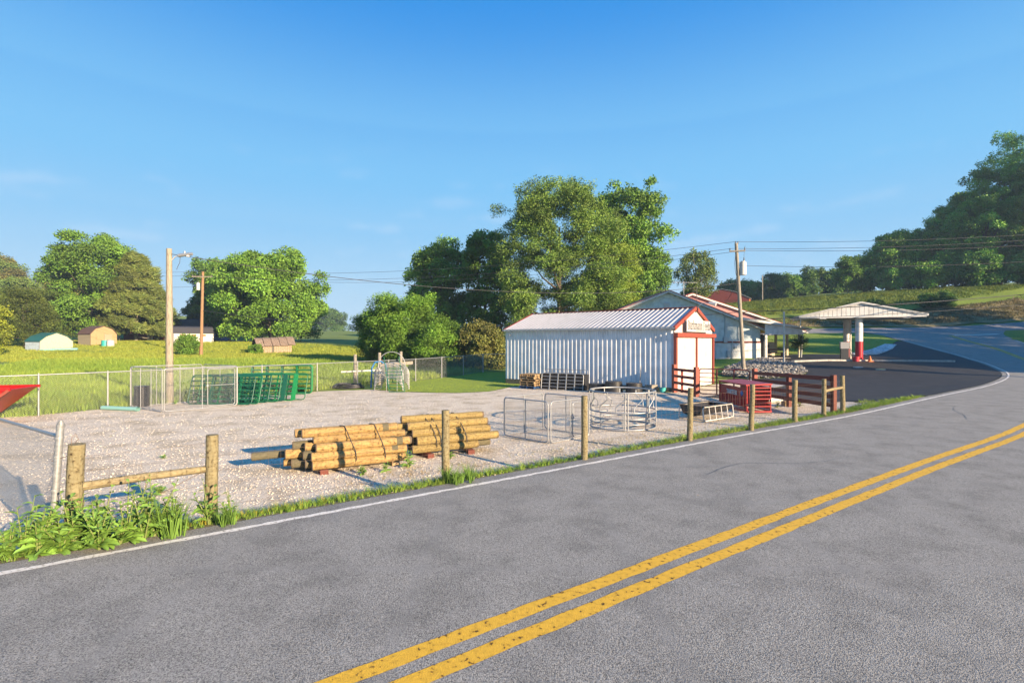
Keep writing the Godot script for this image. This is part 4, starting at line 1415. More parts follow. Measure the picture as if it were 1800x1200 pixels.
	rb.scale = Vector3.ONE * 0.68
	b = MB.new()
	b.prism([Vector2(-9, 0), Vector2(9, 0), Vector2(9, 3.3), Vector2(4.5, 5.6), Vector2(0, 6.8), Vector2(-4.5, 5.8), Vector2(-9, 3.6)], Vector3.RIGHT, Vector3.UP, Vector3(0, 0, 0), Vector3(0, 0, -11))
	part(rb, "wall_core", b, m.brown_board)
	for i in 24:
		var x := -9 + i * 0.75
		var top := minf(6.6, 3.5 + (9.0 - absf(x + 0.37)) * 0.42)
		b = MB.new()
		b.box(Vector3(x + 0.37, 1.4 + top / 2, 0.05), Vector3(0.71, top - 2.8 if i > 12 and i < 20 else top - 0.1, 0.06))
		if not (i > 12 and i < 20):
			b = MB.new()
			b.box(Vector3(x + 0.37, top / 2, 0.05), Vector3(0.71, top - 0.1, 0.06))
		part(rb, "wall_plank", b, m.barn_red)
	b = MB.new()
	b.box(Vector3(9.06, 1.6, -5.5), Vector3(0.1, 3.3, 11))
	part(rb, "end_wall", b, m.terracotta)
	b = MB.new()
	var rp := [Vector2(9.5, 3.2), Vector2(4.6, 5.75), Vector2(0, 6.95), Vector2(-4.6, 5.95), Vector2(-9.5, 3.5)]
	for i in 4: b.bar(Vector3(rp[i].x, rp[i].y, -5.5), Vector3(rp[i + 1].x, rp[i + 1].y, -5.5), 11.6, 0.12, Vector3.UP)
	part(rb, "roof", b, m.roof_white)

const ORD := ["First", "Second", "Third", "Fourth", "Fifth", "Sixth", "Seventh", "Eighth", "Ninth", "Tenth", "Eleventh", "Twelfth", "Thirteenth", "Fourteenth", "Fifteenth", "Sixteenth", "Seventeenth", "Eighteenth", "Nineteenth", "Twentieth"]
# ---------------------------------------------------------------- fences
func fences() -> void:
	# chain-link round the yard
	var line := [Vector2(-25, 12.5), Vector2(-20.3, 17.1), Vector2(-18.14, 19.6), Vector2(-16.95, 21.45), Vector2(-15.0, 24.1), Vector2(-13.1, 26.8), Vector2(-11.2, 29.4), Vector2(-9.6, 31.8), Vector2(-8.2, 34.0), Vector2(-6.8, 36.1), Vector2(-5.3, 38.6), Vector2(-3.9, 41.0), Vector2(-2.5, 44.2), Vector2(0.8, 45.0), Vector2(4.5, 46.0)]
	var p0 := G(line[0].x, line[0].y)
	var cf := thing("chain_link_fence", "galvanized chain-link fence between the gravel yard and the field", "fence", p0)
	var hh := 1.58
	var net := MB.new()
	var rail := MB.new()
	var top := []
	for i in line.size():
		var g := G(line[i].x, line[i].y)
		var b := MB.new()
		b.tube([g + Vector3(0, -0.2, 0), g + Vector3(0, hh, 0)], 0.032 if i != 12 else 0.045, 8)
		b.tube([g + Vector3(0, hh - 0.02, 0), g + Vector3(0, hh + 0.06, 0)], 0.045, 8, 0.01)
		part(cf, "post", b, m.galv, p0)
		top.append(g + Vector3(0, hh - 0.01, 0))
		if i > 0:
			var q := G(line[i - 1].x, line[i - 1].y)
			links(net, q + Vector3(0, 0.04, 0), g + Vector3(0, 0.04, 0), hh - 0.07, 0.085, 0.0024)
	rail.tube(top, 0.024, 6)
	part(cf, "top_rail", rail, m.galv, p0)
	tag(part(cf, "wire_mesh", net, m.wire, p0), "", "", "", "stuff")
	# chain-link end by the road, at the left edge
	p0 = G(-5.62, 6.22)
	cf = thing("chain_link_fence", "near chain-link fence ending at a leaning round steel post", "fence", p0)
	var pts := [Vector2(-5.62, 6.22), Vector2(-10.4, 10.1), Vector2(-13, 12.3), Vector2(-15.5, 14.4)]
	net = MB.new()
	rail = MB.new()
	for i in 4:
		var g := G(pts[i].x, pts[i].y)
		var b := MB.new()
		b.tube([g + Vector3(0, -0.2, 0), g + Vector3(0.13 if i == 0 else 0.0, 1.55, 0)], 0.04 if i == 0 else 0.03, 10)
		if i == 0:
			for y in [0.35, 0.75, 1.15, 1.38]: b.tube([g + Vector3(0.083 * y, y, 0), g + Vector3(0.083 * y, y + 0.02, 0)], 0.047, 10)
			b.tube([g + Vector3(0.13, 1.53, 0), g + Vector3(0.134, 1.6, 0)], 0.048, 10, 0.02)
		part(cf, "post", b, m.galv, p0)
		if i > 0:
			var q := G(pts[i - 1].x, pts[i - 1].y)
			var sh := Vector3(0.12 if i == 1 else 0.0, 0, 0)
			rail.tube([q + Vector3(0, 1.40, 0) + sh, g + Vector3(0, 1.40, 0)], 0.024, 8)
			links(net, q + Vector3(0, 0.05, 0) + sh * 0.5, g + Vector3(0, 0.05, 0), 1.33, 0.07, 0.0015)
	part(cf, "top_rail", rail, m.galv, p0)
	tag(part(cf, "wire_mesh", net, m.wire, p0), "", "", "", "stuff")
	# wooden posts with woven wire along the road
	p0 = G(-5.33, 6.19)
	var wf := thing("wire_fence", "woven wire fence on round wooden posts beside the road", "fence", p0)
	var posts := [[-5.33, 6.19, 1.25, 0.088, 0.06], [-4.1, 6.96, 1.2, 0.078, 0.02], [-1.14, 8.78, 1.24, 0.068, 0.0], [1.47, 10.39, 1.3, 0.066, 0.0], [4.28, 12.34, 1.28, 0.066, 0.03], [6.42, 13.76, 1.25, 0.066, 0.05], [8.48, 15.36, 1.25, 0.07, 0.02], [10.11, 16.58, 1.2, 0.066, 0.0], [11.36, 17.56, 1.25, 0.075, -0.02]]
	var wire := MB.new()
	for i in posts.size():
		var q: Array = posts[i]
		var g := G(q[0], q[1])
		var b := MB.new()
		var ring := []
		for k in 6: ring.append(g + Vector3(q[4] * (k / 5.0) + R(-0.006, 0.006), -0.3 + (q[2] + 0.3) * k / 5.0, R(-0.006, 0.006)))
		b.tube(ring, q[3] * 1.08, 12, q[3] * 0.97)
		part(wf, "post", b, m.post_wood, p0)
		if i > 0:
			var q0: Array = posts[i - 1]
			var g0 := G(q0[0], q0[1])
			for y in [0.12, 0.24, 0.38, 0.54, 0.72, 0.92, 1.1]:
				wire.tube(catenary(g0 + Vector3(0, y, 0.07), g + Vector3(0, y, 0.07), R(0.0, 0.03), 6), 0.0019, 3, -1.0, false, false)
			var k := int(g0.distance_to(g) / 0.16)
			for j in k:
				var a := g0.lerp(g, (j + 0.5) / k) + Vector3(0, 0, 0.07)
				wire.tube([a + Vector3(R(-0.01, 0.01), 0.1, 0), a + Vector3(R(-0.01, 0.01), 1.1, 0)], 0.0013, 3, -1.0, false, false)
	tag(part(wf, "woven_wire", wire, m.rusty_wire, p0), "", "", "", "stuff")
	for q in [[0, 1, 0.72, 0.74, 0.055], [7, 8, 0.8, 0.84, 0.05]]:
		var a := G(posts[q[0]][0], posts[q[0]][1], q[2])
		var b := G(posts[q[1]][0], posts[q[1]][1], q[3])
		var br := MB.new()
		br.tube([Vector3(0, 0, 0), Vector3(a.distance_to(b) * 0.5, 0.012, 0), Vector3(a.distance_to(b), 0, 0)], q[4], 10, q[4] * 0.85)
		var o := part(wf, "brace_rail", br, m.rail_wood)
		o.position = a - p0
		o.rotation.y = atan2(-(b.z - a.z), b.x - a.x)
		o.rotation.z = atan2(b.y - a.y, Vector2(b.x - a.x, b.z - a.z).length())
	var gy := MB.new()
	gy.tube([G(-4.1, 6.96, 0.75), G(-5.33, 6.19, 0.1)], 0.004, 4)
	gy.tube([G(-4.7, 6.58, 0.72), G(-4.75, 6.56, 0.3)], 0.005, 4)
	gy.tube([G(-5.3, 6.16, 1.2), G(-5.29, 6.14, 1.3), G(-5.24, 6.14, 1.36), G(-5.22, 6.16, 1.29), G(-5.27, 6.16, 1.24)], 0.004, 4)
	gy.tube([G(-5.33, 6.19, 1.12), G(-5.6, 6.22, 1.1)], 0.004, 4)
	part(wf, "brace_wire", gy, m.rusty_wire, p0)
	# red board fence and tube gate beside the shed
	var A := G(8.72, 27.45)
	var B := G(9.05, 25.1)
	var C := G(11.1, 23.4)
	var D := G(11.25, 17.9)
	var rf := thing("red_board_fence", "red painted board fence with a tube gate at the shed corner", "fence", A)
	for q in [[A, 1.5, 0.2], [B, 1.45, 0.2], [C, 1.42, 0.17], [G(11.15, 20.6), 1.35, 0.14], [D, 1.3, 0.14]]:
		var b := MB.new()
		b.box(q[0] + Vector3(0, q[1] / 2 - 0.1, 0), Vector3(q[2], q[1] + 0.2, q[2]), Basis(Vector3.UP, 0.3))
		part(rf, "post", b, m.brick_red if q[2] > 0.15 else m.brown_board, A)
	for y in [0.18, 0.55, 0.9, 1.25]:
		var b := MB.new()
		b.bar(A + Vector3(-0.11, y, 0), B + Vector3(-0.11, y, 0), 0.04, 0.14)
		part(rf, "board", b, m.barn_red, A)
	var mb := MB.new()
	mb.bar((A + B) / 2 + Vector3(-0.15, 0.1, 0), (A + B) / 2 + Vector3(-0.15, 1.28, 0), 0.04, 0.12, Vector3.RIGHT)
	part(rf, "board", mb, m.barn_red, A)
	for y in [0.3, 0.6, 0.9, 1.22]:
		var b := MB.new()
		b.bar(C + Vector3(-0.1, y, 0), D + Vector3(-0.1, y - 0.05, 0), 0.04, 0.15)
		part(rf, "board", b, m.brown_board, A)
	net = MB.new()
	for y in [0.1, 0.2, 0.3, 0.4, 0.5, 0.6, 0.7, 0.8]: net.tube([C + Vector3(-0.13, y, 0), D + Vector3(-0.13, y, 0)], 0.002, 3, -1.0, false, false)
	for i in 36: net.tube([C.lerp(D, i / 36.0) + Vector3(-0.13, 0.05, 0), C.lerp(D, i / 36.0) + Vector3(-0.13, 0.85, 0)], 0.002, 3, -1.0, false, false)
	tag(part(rf, "mesh_wire", net, m.rusty_wire, A), "", "", "", "stuff")
	var gt := thing("tube_gate", "dark red tube gate hung between two red posts", "gate", B + Vector3(0.15, 0, 0), atan2(-(C.z - B.z), C.x - B.x))
	var L := B.distance_to(C) - 0.35
	var fr := MB.new()
	fr.tube(round_rect(L, 1.22, 0.12, 0.16), 0.026, 7, -1.0, true)
	part(gt, "frame", fr, m.barn_red)
	for y in [0.36, 0.55, 0.75, 0.96, 1.17]:
		var b := MB.new()
		b.tube([Vector3(0.02, y, 0), Vector3(L - 0.02, y, 0)], 0.021, 6)
		part(gt, "rail", b, m.brown_board)
	for x in [L * 0.36, L * 0.7]:
		var b := MB.new()
		b.box(Vector3(x, 0.77, 0.02), Vector3(0.06, 1.2, 0.03))
		part(gt, "upright", b, m.barn_red)
	# wooden posts with rails behind the feeder arches
	var ws := thing("rail_stand", "three wooden posts carrying loose boards by the chain-link fence", "stand", G(-9.9, 32.4))
	var w0 := ws.position
	for q in [[-9.95, 32.45, 2.0], [-8.6, 33.2, 2.1], [-7.45, 34.3, 2.15]]:
		var b := MB.new()
		b.tube([G(q[0], q[1], -0.2), G(q[0], q[1], q[2])], 0.11, 10, 0.1)
		part(ws, "post", b, m.grey_wood, w0)
	var bb := MB.new()
	bb.bar(G(-10.7, 32.0, 0.92), G(-8.3, 33.0, 1.0), 0.05, 0.1)
	part(ws, "board", bb, m.white, w0)
	bb = MB.new()
	bb.bar(G(-8.5, 32.9, 1.28), G(-6.6, 34.0, 1.42), 0.06, 0.2)
	part(ws, "board", bb, m.grey_wood, w0)

# ---------------------------------------------------------------- goods in the yard
func kennel(label: String, P: Vector2, a: Vector2, b: Vector2, la: float, lb: float, h: float, sp: float, wr: float, mid_a: int, gate_on_b: bool) -> void:
	var o := G(P.x, P.y)
	var root := thing("dog_kennel", label, "kennel", o, 0.0, "chain-link kennels in the yard")
	var A := Vector3(a.x, 0, -a.y)
	var B := Vector3(b.x, 0, -b.y)
	var k := 0
	for q in [[Vector3.ZERO, A, la], [Vector3.ZERO, B, lb], [A * la, B, lb], [B * lb, A, la]]:
		var s: Vector3 = q[0]
		var e: Vector3 = q[1]
		var L: float = q[2]
		var pn := Node3D.new()
		pn.name = "panel"
		root.add_child(pn, true)
		var gd := o + s
		pn.position = s + e * 0.05 + Vector3(0, 0.0, 0)
		pn.rotation.y = atan2(-e.z, e.x)
		var f := MB.new()
		f.tube(round_rect(L - 0.1, h - 0.04, 0.1, 0.03), 0.019, 7, -1.0, true)
		part(pn, "frame", f, m.galv)
		var u := MB.new()
		var mids := mid_a if k % 2 == 0 else 1
		for i in mids: u.tube([Vector3((L - 0.1) * (i + 1) / (mids + 1), 0.03, 0), Vector3((L - 0.1) * (i + 1) / (mids + 1), h - 0.01, 0)], 0.016, 6)
		part(pn, "upright", u, m.galv)
		if k == 1 and gate_on_b:
			var gt := MB.new()
			var w := L * 0.38
			var rr := round_rect(w, h - 0.2, 0.08, 0.1)
			for i in rr.size(): rr[i] += Vector3(L - w - 0.2, 0, 0.03)
			gt.tube(rr, 0.017, 6, -1.0, true)
			gt.tube([Vector3(L - w - 0.2, h * 0.55, 0.03), Vector3(L - 0.2, h * 0.55, 0.03)], 0.014, 5)
			part(pn, "gate_frame", gt, m.galv)
			var la2 := MB.new()
			la2.box(Vector3(L - w - 0.22, h * 0.55, 0.04), Vector3(0.06, 0.09, 0.06))
			part(pn, "latch", la2, m.galv)
		var net := MB.new()
		links(net, Vector3(0.03, 0.05, 0), Vector3(L - 0.13, 0.05, 0), h - 0.1, sp, wr)
		tag(part(pn, "wire_mesh", net, m.wire), "", "", "", "stuff")
		k += 1
func gate_panel(root: Node3D, L: float, h: float, rails: int, ups: int, r: float, mat: Material, sheet_end := false) -> void:
	var f := MB.new()
	f.tube(round_rect(L, h, 0.14, 0.0), r, 7, -1.0, true)
	part(root, "frame", f, mat)
	for i in rails:
		var b := MB.new()
		var y := h * (i + 1.0) / (rails + 1.0)
		b.tube([Vector3(0, y, 0), Vector3(L, y, 0)], r * 0.8, 6)
		part(root, "rail", b, mat)
	for i in ups:
		var b := MB.new()
		b.box(Vector3(L * (i + 1.0) / (ups + 1.0), h / 2, 0.0), Vector3(0.05, h, r * 2.3))
		part(root, "upright", b, mat)
	if sheet_end:
		var b := MB.new()
		b.box(Vector3(L - 0.08, h / 2, 0.0), Vector3(0.2, h * 0.98, r * 2.6))
		part(root, "end_plate", b, mat)
func yard() -> void:
	kennel("tall chain-link kennel in front of the tan light pole", Vector2(-14.0, 20.5), Vector2(-0.84, 0.54), Vector2(0.62, 0.785), 3.0, 2.9, 1.77, 0.075, 0.0017, 2, true)
	kennel("low chain-link kennel beside the round bale feeder", Vector2(1.03, 14.11), Vector2(-0.72, 0.69), Vector2(0.74, 0.67), 1.8, 1.75, 1.17, 0.062, 0.0019, 1, true)
	# oil drum
	var d := thing("steel_drum", "black steel drum standing inside the tall kennel", "drum", G(-16.35, 22.6, -0.01))
	var b := MB.new()
	var prof := [[0.0, 0.29], [0.02, 0.30], [0.28, 0.29], [0.30, 0.305], [0.32, 0.29], [0.57, 0.29], [0.59, 0.305], [0.61, 0.29], [0.86, 0.295], [0.88, 0.305], [0.90, 0.29]]
	for i in prof.size() - 1: b.tube([Vector3(0, prof[i][0], 0), Vector3(0, prof[i + 1][0], 0)], prof[i][1], 18, prof[i + 1][1], false, i == prof.size() - 2)
	part(d, "shell", b, m.black_rubber)
	b = MB.new()
	b.tube([Vector3(0, 0.86, 0), Vector3(0, 0.89, 0)], 0.28, 18)
	part(d, "lid", b, m.dark_metal)
	var p := thing("teal_pipe", "pale teal plastic pipe lying on the gravel by the tall kennel", "pipe", G(-17.1, 21.35, 0.09), ang(1.75, -0.45))
	b = MB.new()
	b.tube([Vector3.ZERO, Vector3(1.85, 0, 0)], 0.085, 12, -1.0, false, false)
	part(p, "tube", b, m.teal_pipe)
	b = MB.new()
	b.tube([Vector3(1.8, 0, 0), Vector3(1.9, 0, 0)], 0.1, 12, -1.0, false, false)
	part(p, "socket", b, m.teal_pipe)
	# leaning green gates: x, z of the right foot, length, paint
	var gl := [[-11.7, 22.95, 3.0, "deep_green_paint", 1.27, 5], [-11.5, 23.2, 2.9, "green_paint", 1.27, 5], [-11.62, 23.45, 3.4, "deep_green_paint", 1.3, 4], [-11.35, 23.75, 3.2, "deep_green_paint", 1.3, 5], [-10.98, 24.0, 3.0, "green_paint", 1.3, 5], [-10.85, 24.3, 3.1, "deep_green_paint", 1.3, 5], [-10.45, 24.55, 2.9, "bright_green_paint", 1.3, 4], [-10.1, 24.9, 2.8, "green_paint", 1.3, 4]]
	var words := ["nearest dark green tube gate leaning behind the tall kennel", "second green tube gate from the front of the leaning row", "third gate from the front of the leaning green row", "fourth gate from the front of the leaning green row", "fifth gate from the front of the leaning green row", "dark green plated gate third from the rear of the leaning row", "bright green gate with a plated end in the leaning row", "rearmost and rightmost open gate of the leaning green row"]
	for i in gl.size():
		var q: Array = gl[i]
		var e := Vector2(1, -0.06).normalized()
		var t := thing("leaning_gate", words[i], "gate", G(q[0] - e.x * q[2], q[1] - e.y * q[2], 0.03), ang(e.x, e.y), "green gates leaning in a row")
		t.rotation.x = -0.30
		gate_panel(t, q[2], q[4], q[5], 2, 0.024, m[q[3]], i in [5, 6])
	# upright stack of green corral panels
	for i in 8:
		var t := thing("corral_panel", ORD[i] + " green corral panel from the back of the upright stack", "panel", G(-14.5 + 0.03 * i, 28.0 - 0.09 * i + 0.6, 0.02), ang(1, -0.01), "upright stack of green corral panels")
		t.rotation.x = -0.06
		gate_panel(t, 3.35 - 0.04 * (i % 3), 1.5, 5, 3, 0.023, m.green_paint if i % 3 else m.bright_green_paint)
	# nested bale feeder arches
	for i in 8:
		var t := thing("feeder_arch", ORD[i] + " galvanized arch from the bottom of the nested stack", "arch", G(-8.0, 29.7, 0.02 + i * 0.125), ang(1, -0.15), "nested stack of galvanized arches")
		var f := MB.new()
		var w := 1.75
		for zz in [0.0, -1.0]:
			var arc := []
			for k in 11:
				var a: float = PI * k / 10.0
				arc.append(Vector3(w / 2 - cos(a) * w / 2, sin(a) * 0.72, zz))
			f.tube(arc, 0.028, 6)
		part(t, "hoop", f, m.galv)
		f = MB.new()
		for k in [0, 2, 8, 10]:
			var a: float = PI * k / 10.0
			var q := Vector3(w / 2 - cos(a) * w / 2, sin(a) * 0.72, 0)
			f.tube([q, q + Vector3(0, 0, -1.0)], 0.02, 5)
		part(t, "cross_bar", f, m.galv)
	var gf := thing("ladder_frame", "green ladder-like frame leaning on the nested arches", "frame", G(-6.85, 28.55, 0.02), ang(1, 0.05))
	gf.rotation.x = -0.30
	b = MB.new()
	b.tube([Vector3(0, 0, 0), Vector3(-0.42, 2.05, 0)], 0.022, 6)
	b.tube([Vector3(0.85, 0.02, 0), Vector3(0.43, 2.05, 0)], 0.022, 6)
	part(gf, "side_tube", b, m.green_paint)
	for i in 8:
		b = MB.new()
		var y := 0.02 + 0.19 * i
		b.tube([Vector3(-0.205 * y, y, 0), Vector3(0.85 - 0.205 * y, y, 0)], 0.018, 5)
		part(gf, "rung", b, m.green_paint)
	var hp := thing("white_hoop", "large pale hoop standing behind the green ladder frame", "hoop", G(-6.9, 29.35, 0.75), 0.1)
	b = MB.new()
	var ring := []
	for i in 28: ring.append(Vector3(cos(TAU * i / 28) * 0.75, 0.75 + sin(TAU * i / 28) * 0.75, 0))
	b.tube(ring, 0.022, 6, -1.0, true)
	part(hp, "hoop_tube", b, m.galv)
	b = MB.new()
	b.tube([Vector3(-0.3, 0.06, 0), Vector3(-0.3, -0.78, 0)], 0.02, 5)
	b.tube([Vector3(0.3, 0.06, 0), Vector3(0.3, -0.78, 0)], 0.02, 5)
	part(hp, "leg", b, m.galv)
	var bl := thing("blue_frame", "blue bent tube frame behind the nested arches", "frame", G(-8.3, 31.6), 0.1)
	b = MB.new()
	b.tube([Vector3(-0.4, 0, 0), Vector3(-0.35, 1.2, 0), Vector3(-0.15, 1.55, 0), Vector3(0.2, 1.6, 0), Vector3(0.5, 1.4, 0), Vector3(0.65, 0, 0)], 0.045, 7)
	part(bl, "tube", b, m.blue_paint)
	b = MB.new()
	b.tube([Vector3(-0.37, 0.9, 0), Vector3(0.55, 0.9, 0)], 0.03, 6)
	part(bl, "cross_bar", b, m.blue_paint)
	var hs := thing("hose_coil", "black hose coiled flat on the gravel by the fence", "hose", G(-9.95, 31.0, 0.04))
	for k in 3:
		b = MB.new()
		ring = []
		for i in 30:
			var a := TAU * i / 30
			ring.append(Vector3(cos(a) * (0.95 - 0.1 * k), 0.02 + 0.085 * k + 0.03 * sin(a * 3.0 + k), sin(a) * (0.62 - 0.07 * k)))
		b.tube(ring, 0.05, 7, -1.0, true)
		part(hs, "loop", b, m.black_rubber)
	# round bale feeder
	var fc := G(3.62, 16.8)
	var rf := thing("bale_feeder", "round galvanized bale feeder with bent upper bars", "feeder", fc + Vector3(0, 0.01, 0))
	var rad := 1.07
	for q in [[0.03, rad, 0.024], [0.20, rad, 0.02], [0.36, rad, 0.02], [0.55, rad, 0.024], [1.17, rad * 0.98, 0.026]]:
		b = MB.new()
		ring = []
		for i in 40: ring.append(Vector3(cos(TAU * i / 40) * q[1], q[0], sin(TAU * i / 40) * q[1]))
		b.tube(ring, q[2], 7, -1.0, true)
		part(rf, "ring", b, m.galv)
	for i in 3:
		b = MB.new()
		for s in [-0.04, 0.04]:
			var a: float = TAU * i / 3 + 1.66 + s
			b.tube([Vector3(cos(a) * rad, 0, sin(a) * rad), Vector3(cos(a) * rad * 0.98, 1.18, sin(a) * rad * 0.98)], 0.022, 7)
		part(rf, "joint_post", b, m.galv)
	for i in 12:
		var a := TAU * (i + 0.25) / 12
		var a2 := a + 0.26
		b = MB.new()
		b.tube([Vector3(cos(a2) * rad, 0.55, sin(a2) * rad), Vector3(cos(a2) * rad, 0.72, sin(a2) * rad), Vector3(cos(a) * rad, 0.95, sin(a) * rad), Vector3(cos(a) * rad, 1.17, sin(a) * rad)], 0.018, 6)
		part(rf, "bent_bar", b, m.galv)
	for i in 9:
		var a := TAU * (i + 0.5) / 9
		b = MB.new()
		b.tube([Vector3(cos(a) * rad, 0.03, sin(a) * rad), Vector3(cos(a) * rad, 0.55, sin(a) * rad)], 0.017, 5)
		part(rf, "lower_bar", b, m.galv)
	# bunk feeder
	var bf := thing("bunk_feeder", "black feed trough cradled in a white tubular frame", "feeder", G(6.45, 17.25, 0.01), ang(0.80, 0.60))
	var L := 1.85
	var dp := 0.95
	b = MB.new()
	for z in [0.0, -dp]:
		var rr := round_rect(L, 0.46, 0.1, 0.02)
		for i in rr.size(): rr[i] += Vector3(0, 0, z + (rr[i].y - 0.25) * (-0.1 if z == 0.0 else 0.1))
		b.tube(rr, 0.022, 6, -1.0, true)
	part(bf, "side_frame", b, m.white)
	for i in 4:
		b = MB.new()
		var x := L * (i + 1) / 5.0
		b.tube([Vector3(x, 0.02, 0.03), Vector3(x, 0.48, -0.03)], 0.017, 5)
		part(bf, "upright", b, m.white)
	b = MB.new()
	for x in [0.08, L - 0.08]:
		b.tube([Vector3(x, 0.05, 0.0), Vector3(x, 0.05, -dp)], 0.02, 5)
		b.tube([Vector3(x, 0.48, -0.02), Vector3(x, 0.48, -dp + 0.02)], 0.02, 5)
	part(bf, "cross_tube", b, m.white)
	b = MB.new()
	var tp := [Vector2(-0.03, 0.5), Vector2(-0.16, 0.24), Vector2(-0.28, 0.2), Vector2(-dp + 0.28, 0.2), Vector2(-dp + 0.16, 0.24), Vector2(-dp + 0.03, 0.5)]
	for i in 5:
		b.quad(Vector3(0, tp[i].y, tp[i].x), Vector3(L, tp[i].y, tp[i].x), Vector3(L, tp[i + 1].y, tp[i + 1].x), Vector3(0, tp[i + 1].y, tp[i + 1].x))
		b.quad(Vector3(0, tp[i + 1].y - 0.02, tp[i + 1].x), Vector3(L, tp[i + 1].y - 0.02, tp[i + 1].x), Vector3(L, tp[i].y - 0.02, tp[i].x), Vector3(0, tp[i].y - 0.02, tp[i].x))
	for x in [-0.01, L - 0.01]: b.prism(tp, Vector3(0, 0, 1), Vector3.UP, Vector3(x, 0, 0), Vector3(0.02, 0, 0))
	for z in [-0.03, -dp + 0.03]: b.box(Vector3(L / 2, 0.505, z), Vector3(L + 0.06, 0.025, 0.07))
	for x in [0.0, L]: b.box(Vector3(x, 0.505, -dp / 2), Vector3(0.07, 0.025, dp))
	part(bf, "trough", b, m.black_rubber)
	# red creep feeder
	var cf := thing("creep_feeder", "red steel feeder crate with a lettered sheet side", "feeder", G(8.72, 19.0, 0.02), ang(1, 0.05))
	var w := 0.9
	var dd := 2.2
	var hh := 1.03
	b = MB.new()
	for q in [[0, 0], [w, 0], [0, -dd], [w, -dd]]: b.tube([Vector3(q[0], 0.05, q[1]), Vector3(q[0], hh, q[1])], 0.03, 7)
	b.tube([Vector3(0, hh, 0), Vector3(w, hh, 0), Vector3(w, hh, -dd), Vector3(0, hh, -dd)], 0.03, 7, -1.0, true)
	b.tube([Vector3(0.0, 0.05, 0.06), Vector3(w, 0.05, 0.06)], 0.035, 7)
	b.tube([Vector3(0, 0.06, 0.06), Vector3(0, 0.06, -dd)], 0.035, 7)
	b.tube([Vector3(w, 0.06, 0.06), Vector3(w, 0.06, -dd)], 0.035, 7)
	part(cf, "frame", b, m.red_paint)
	for y in [0.24, 0.38, 0.52, 0.66, 0.8, 0.93]:
		b = MB.new()
		b.tube([Vector3(0.1, y, 0.02), Vector3(w, y, 0.02)], 0.024, 6)
		part(cf, "rail", b, m.red_paint)
	b = MB.new()
	b.box(Vector3(0.1, 0.53, 0.03), Vector3(0.05, 0.96, 0.05))
	part(cf, "upright", b, m.red_paint)
	b = MB.new()
	b.box(Vector3(0.02, 0.55, -dd / 2), Vector3(0.03, 0.72, dd - 0.1))
	for i in 10: b.box(Vector3(-0.005, 0.4, -0.2 - i * 0.2), Vector3(0.03, 0.36, 0.03))
	var sp := part(cf, "sheet_side", b, m.red_paint)
	var tx := part(sp, "lettering", text("TARTER", 0.24, false, 700), m.sign_white)
	tx.transform = Transform3D(Basis(Vector3.UP, -PI / 2), Vector3(-0.012, 0.68, -1.15))
	b = MB.new()
	b.box(Vector3(-0.005, 0.7, -0.36), Vector3(0.02, 0.16, 0.16), Basis(Vector3(1, 0, 0), PI / 4))
	part(sp, "emblem", b, m.plastic_blue)
	b = MB.new()
	b.box(Vector3(w / 2, hh + 0.02, -dd / 2), Vector3(w + 0.1, 0.05, dd + 0.1), Basis(Vector3(0, 0, 1), 0.04))
	part(cf, "lid", b, m.red_paint)
	b = MB.new()
	b.box(Vector3(w - 0.03, 0.53, -dd / 2), Vector3(0.03, 0.8, dd - 0.1))
	part(cf, "far_side", b, m.red_paint)
	# bits lying by the red feeder
	var sk := thing("cement_tube", "grey plastic tube end lying behind the red feeder", "tube", G(11.3, 22.0, 0.14), 0.2)
	b = MB.new()
	b.tube([Vector3(-1.3, 0, 0), Vector3(0.3, 0, 0)], 0.14, 12)
	part(sk, "barrel", b, m.pvc)
	sk = thing("wood_block", "short sawn block lying by the grey tube end", "block", G(11.3, 20.9, 0.09), 0.1)
	b = MB.new()
	b.box(Vector3.ZERO, Vector3(0.5, 0.2, 0.22))
	b.box(Vector3(0.0, 0.105, 0), Vector3(0.47, 0.01, 0.19))
	part(sk, "timber", b, m.plywood)
	# pallets, troughs, panel and tubs along the shed
	var px := Vector2(1.25, 31.1)
	for i in 6:
		var t := thing("pallet", ["blue pallet at the bottom of the stack by the shed", "wooden pallet just above the blue pallet", "third pallet from the bottom of the shed stack", "fourth pallet from the bottom of the shed stack", "fifth pallet from the bottom of the shed stack", "topmost tan pallet of the stack by the shed"][i], "pallet", G(px.x + R(-0.04, 0.04), px.y, 0.01 + i * 0.145), ang(0.80, -0.60) + R(-0.05, 0.05), "pallets stacked by the shed")
		var mt: Material = m.pallet_blue if i == 0 else m.pallet_wood
		for k in 6:
			b = MB.new()
			b.box(Vector3(0, 0.132, -0.5 + k * 0.2), Vector3(1.15, 0.02, 0.15))
			part(t, "deck_board", b, mt)
		for k in 3:
			b = MB.new()
			b.box(Vector3(-0.52 + k * 0.52, 0.075, 0), Vector3(0.06, 0.09, 1.15))
			part(t, "stringer", b, mt)
			b = MB.new()
			b.box(Vector3(0, 0.016, -0.5 + k * 0.5), Vector3(1.15, 0.02, 0.13))
			part(t, "bottom_board", b, mt)
	for i in 5:
		var t := thing("feed_trough", ORD[i] + " black rubber trough from the bottom of the low stack", "trough", G(3.15, 30.1, 0.02 + i * 0.16), ang(0.80, -0.52) + R(-0.03, 0.03), "black troughs stacked by the shed")
		b = MB.new()
		var q := [Vector2(-0.32, 0.26), Vector2(-0.24, 0.0), Vector2(0.24, 0.0), Vector2(0.32, 0.26), Vector2(0.28, 0.26), Vector2(0.21, 0.04), Vector2(-0.21, 0.04), Vector2(-0.28, 0.26)]
		b.prism(q, Vector3(0, 0, 1), Vector3.UP, Vector3(-1.35, 0, 0), Vector3(2.7, 0, 0))
		part(t, "channel", b, m.black_rubber)
		b = MB.new()
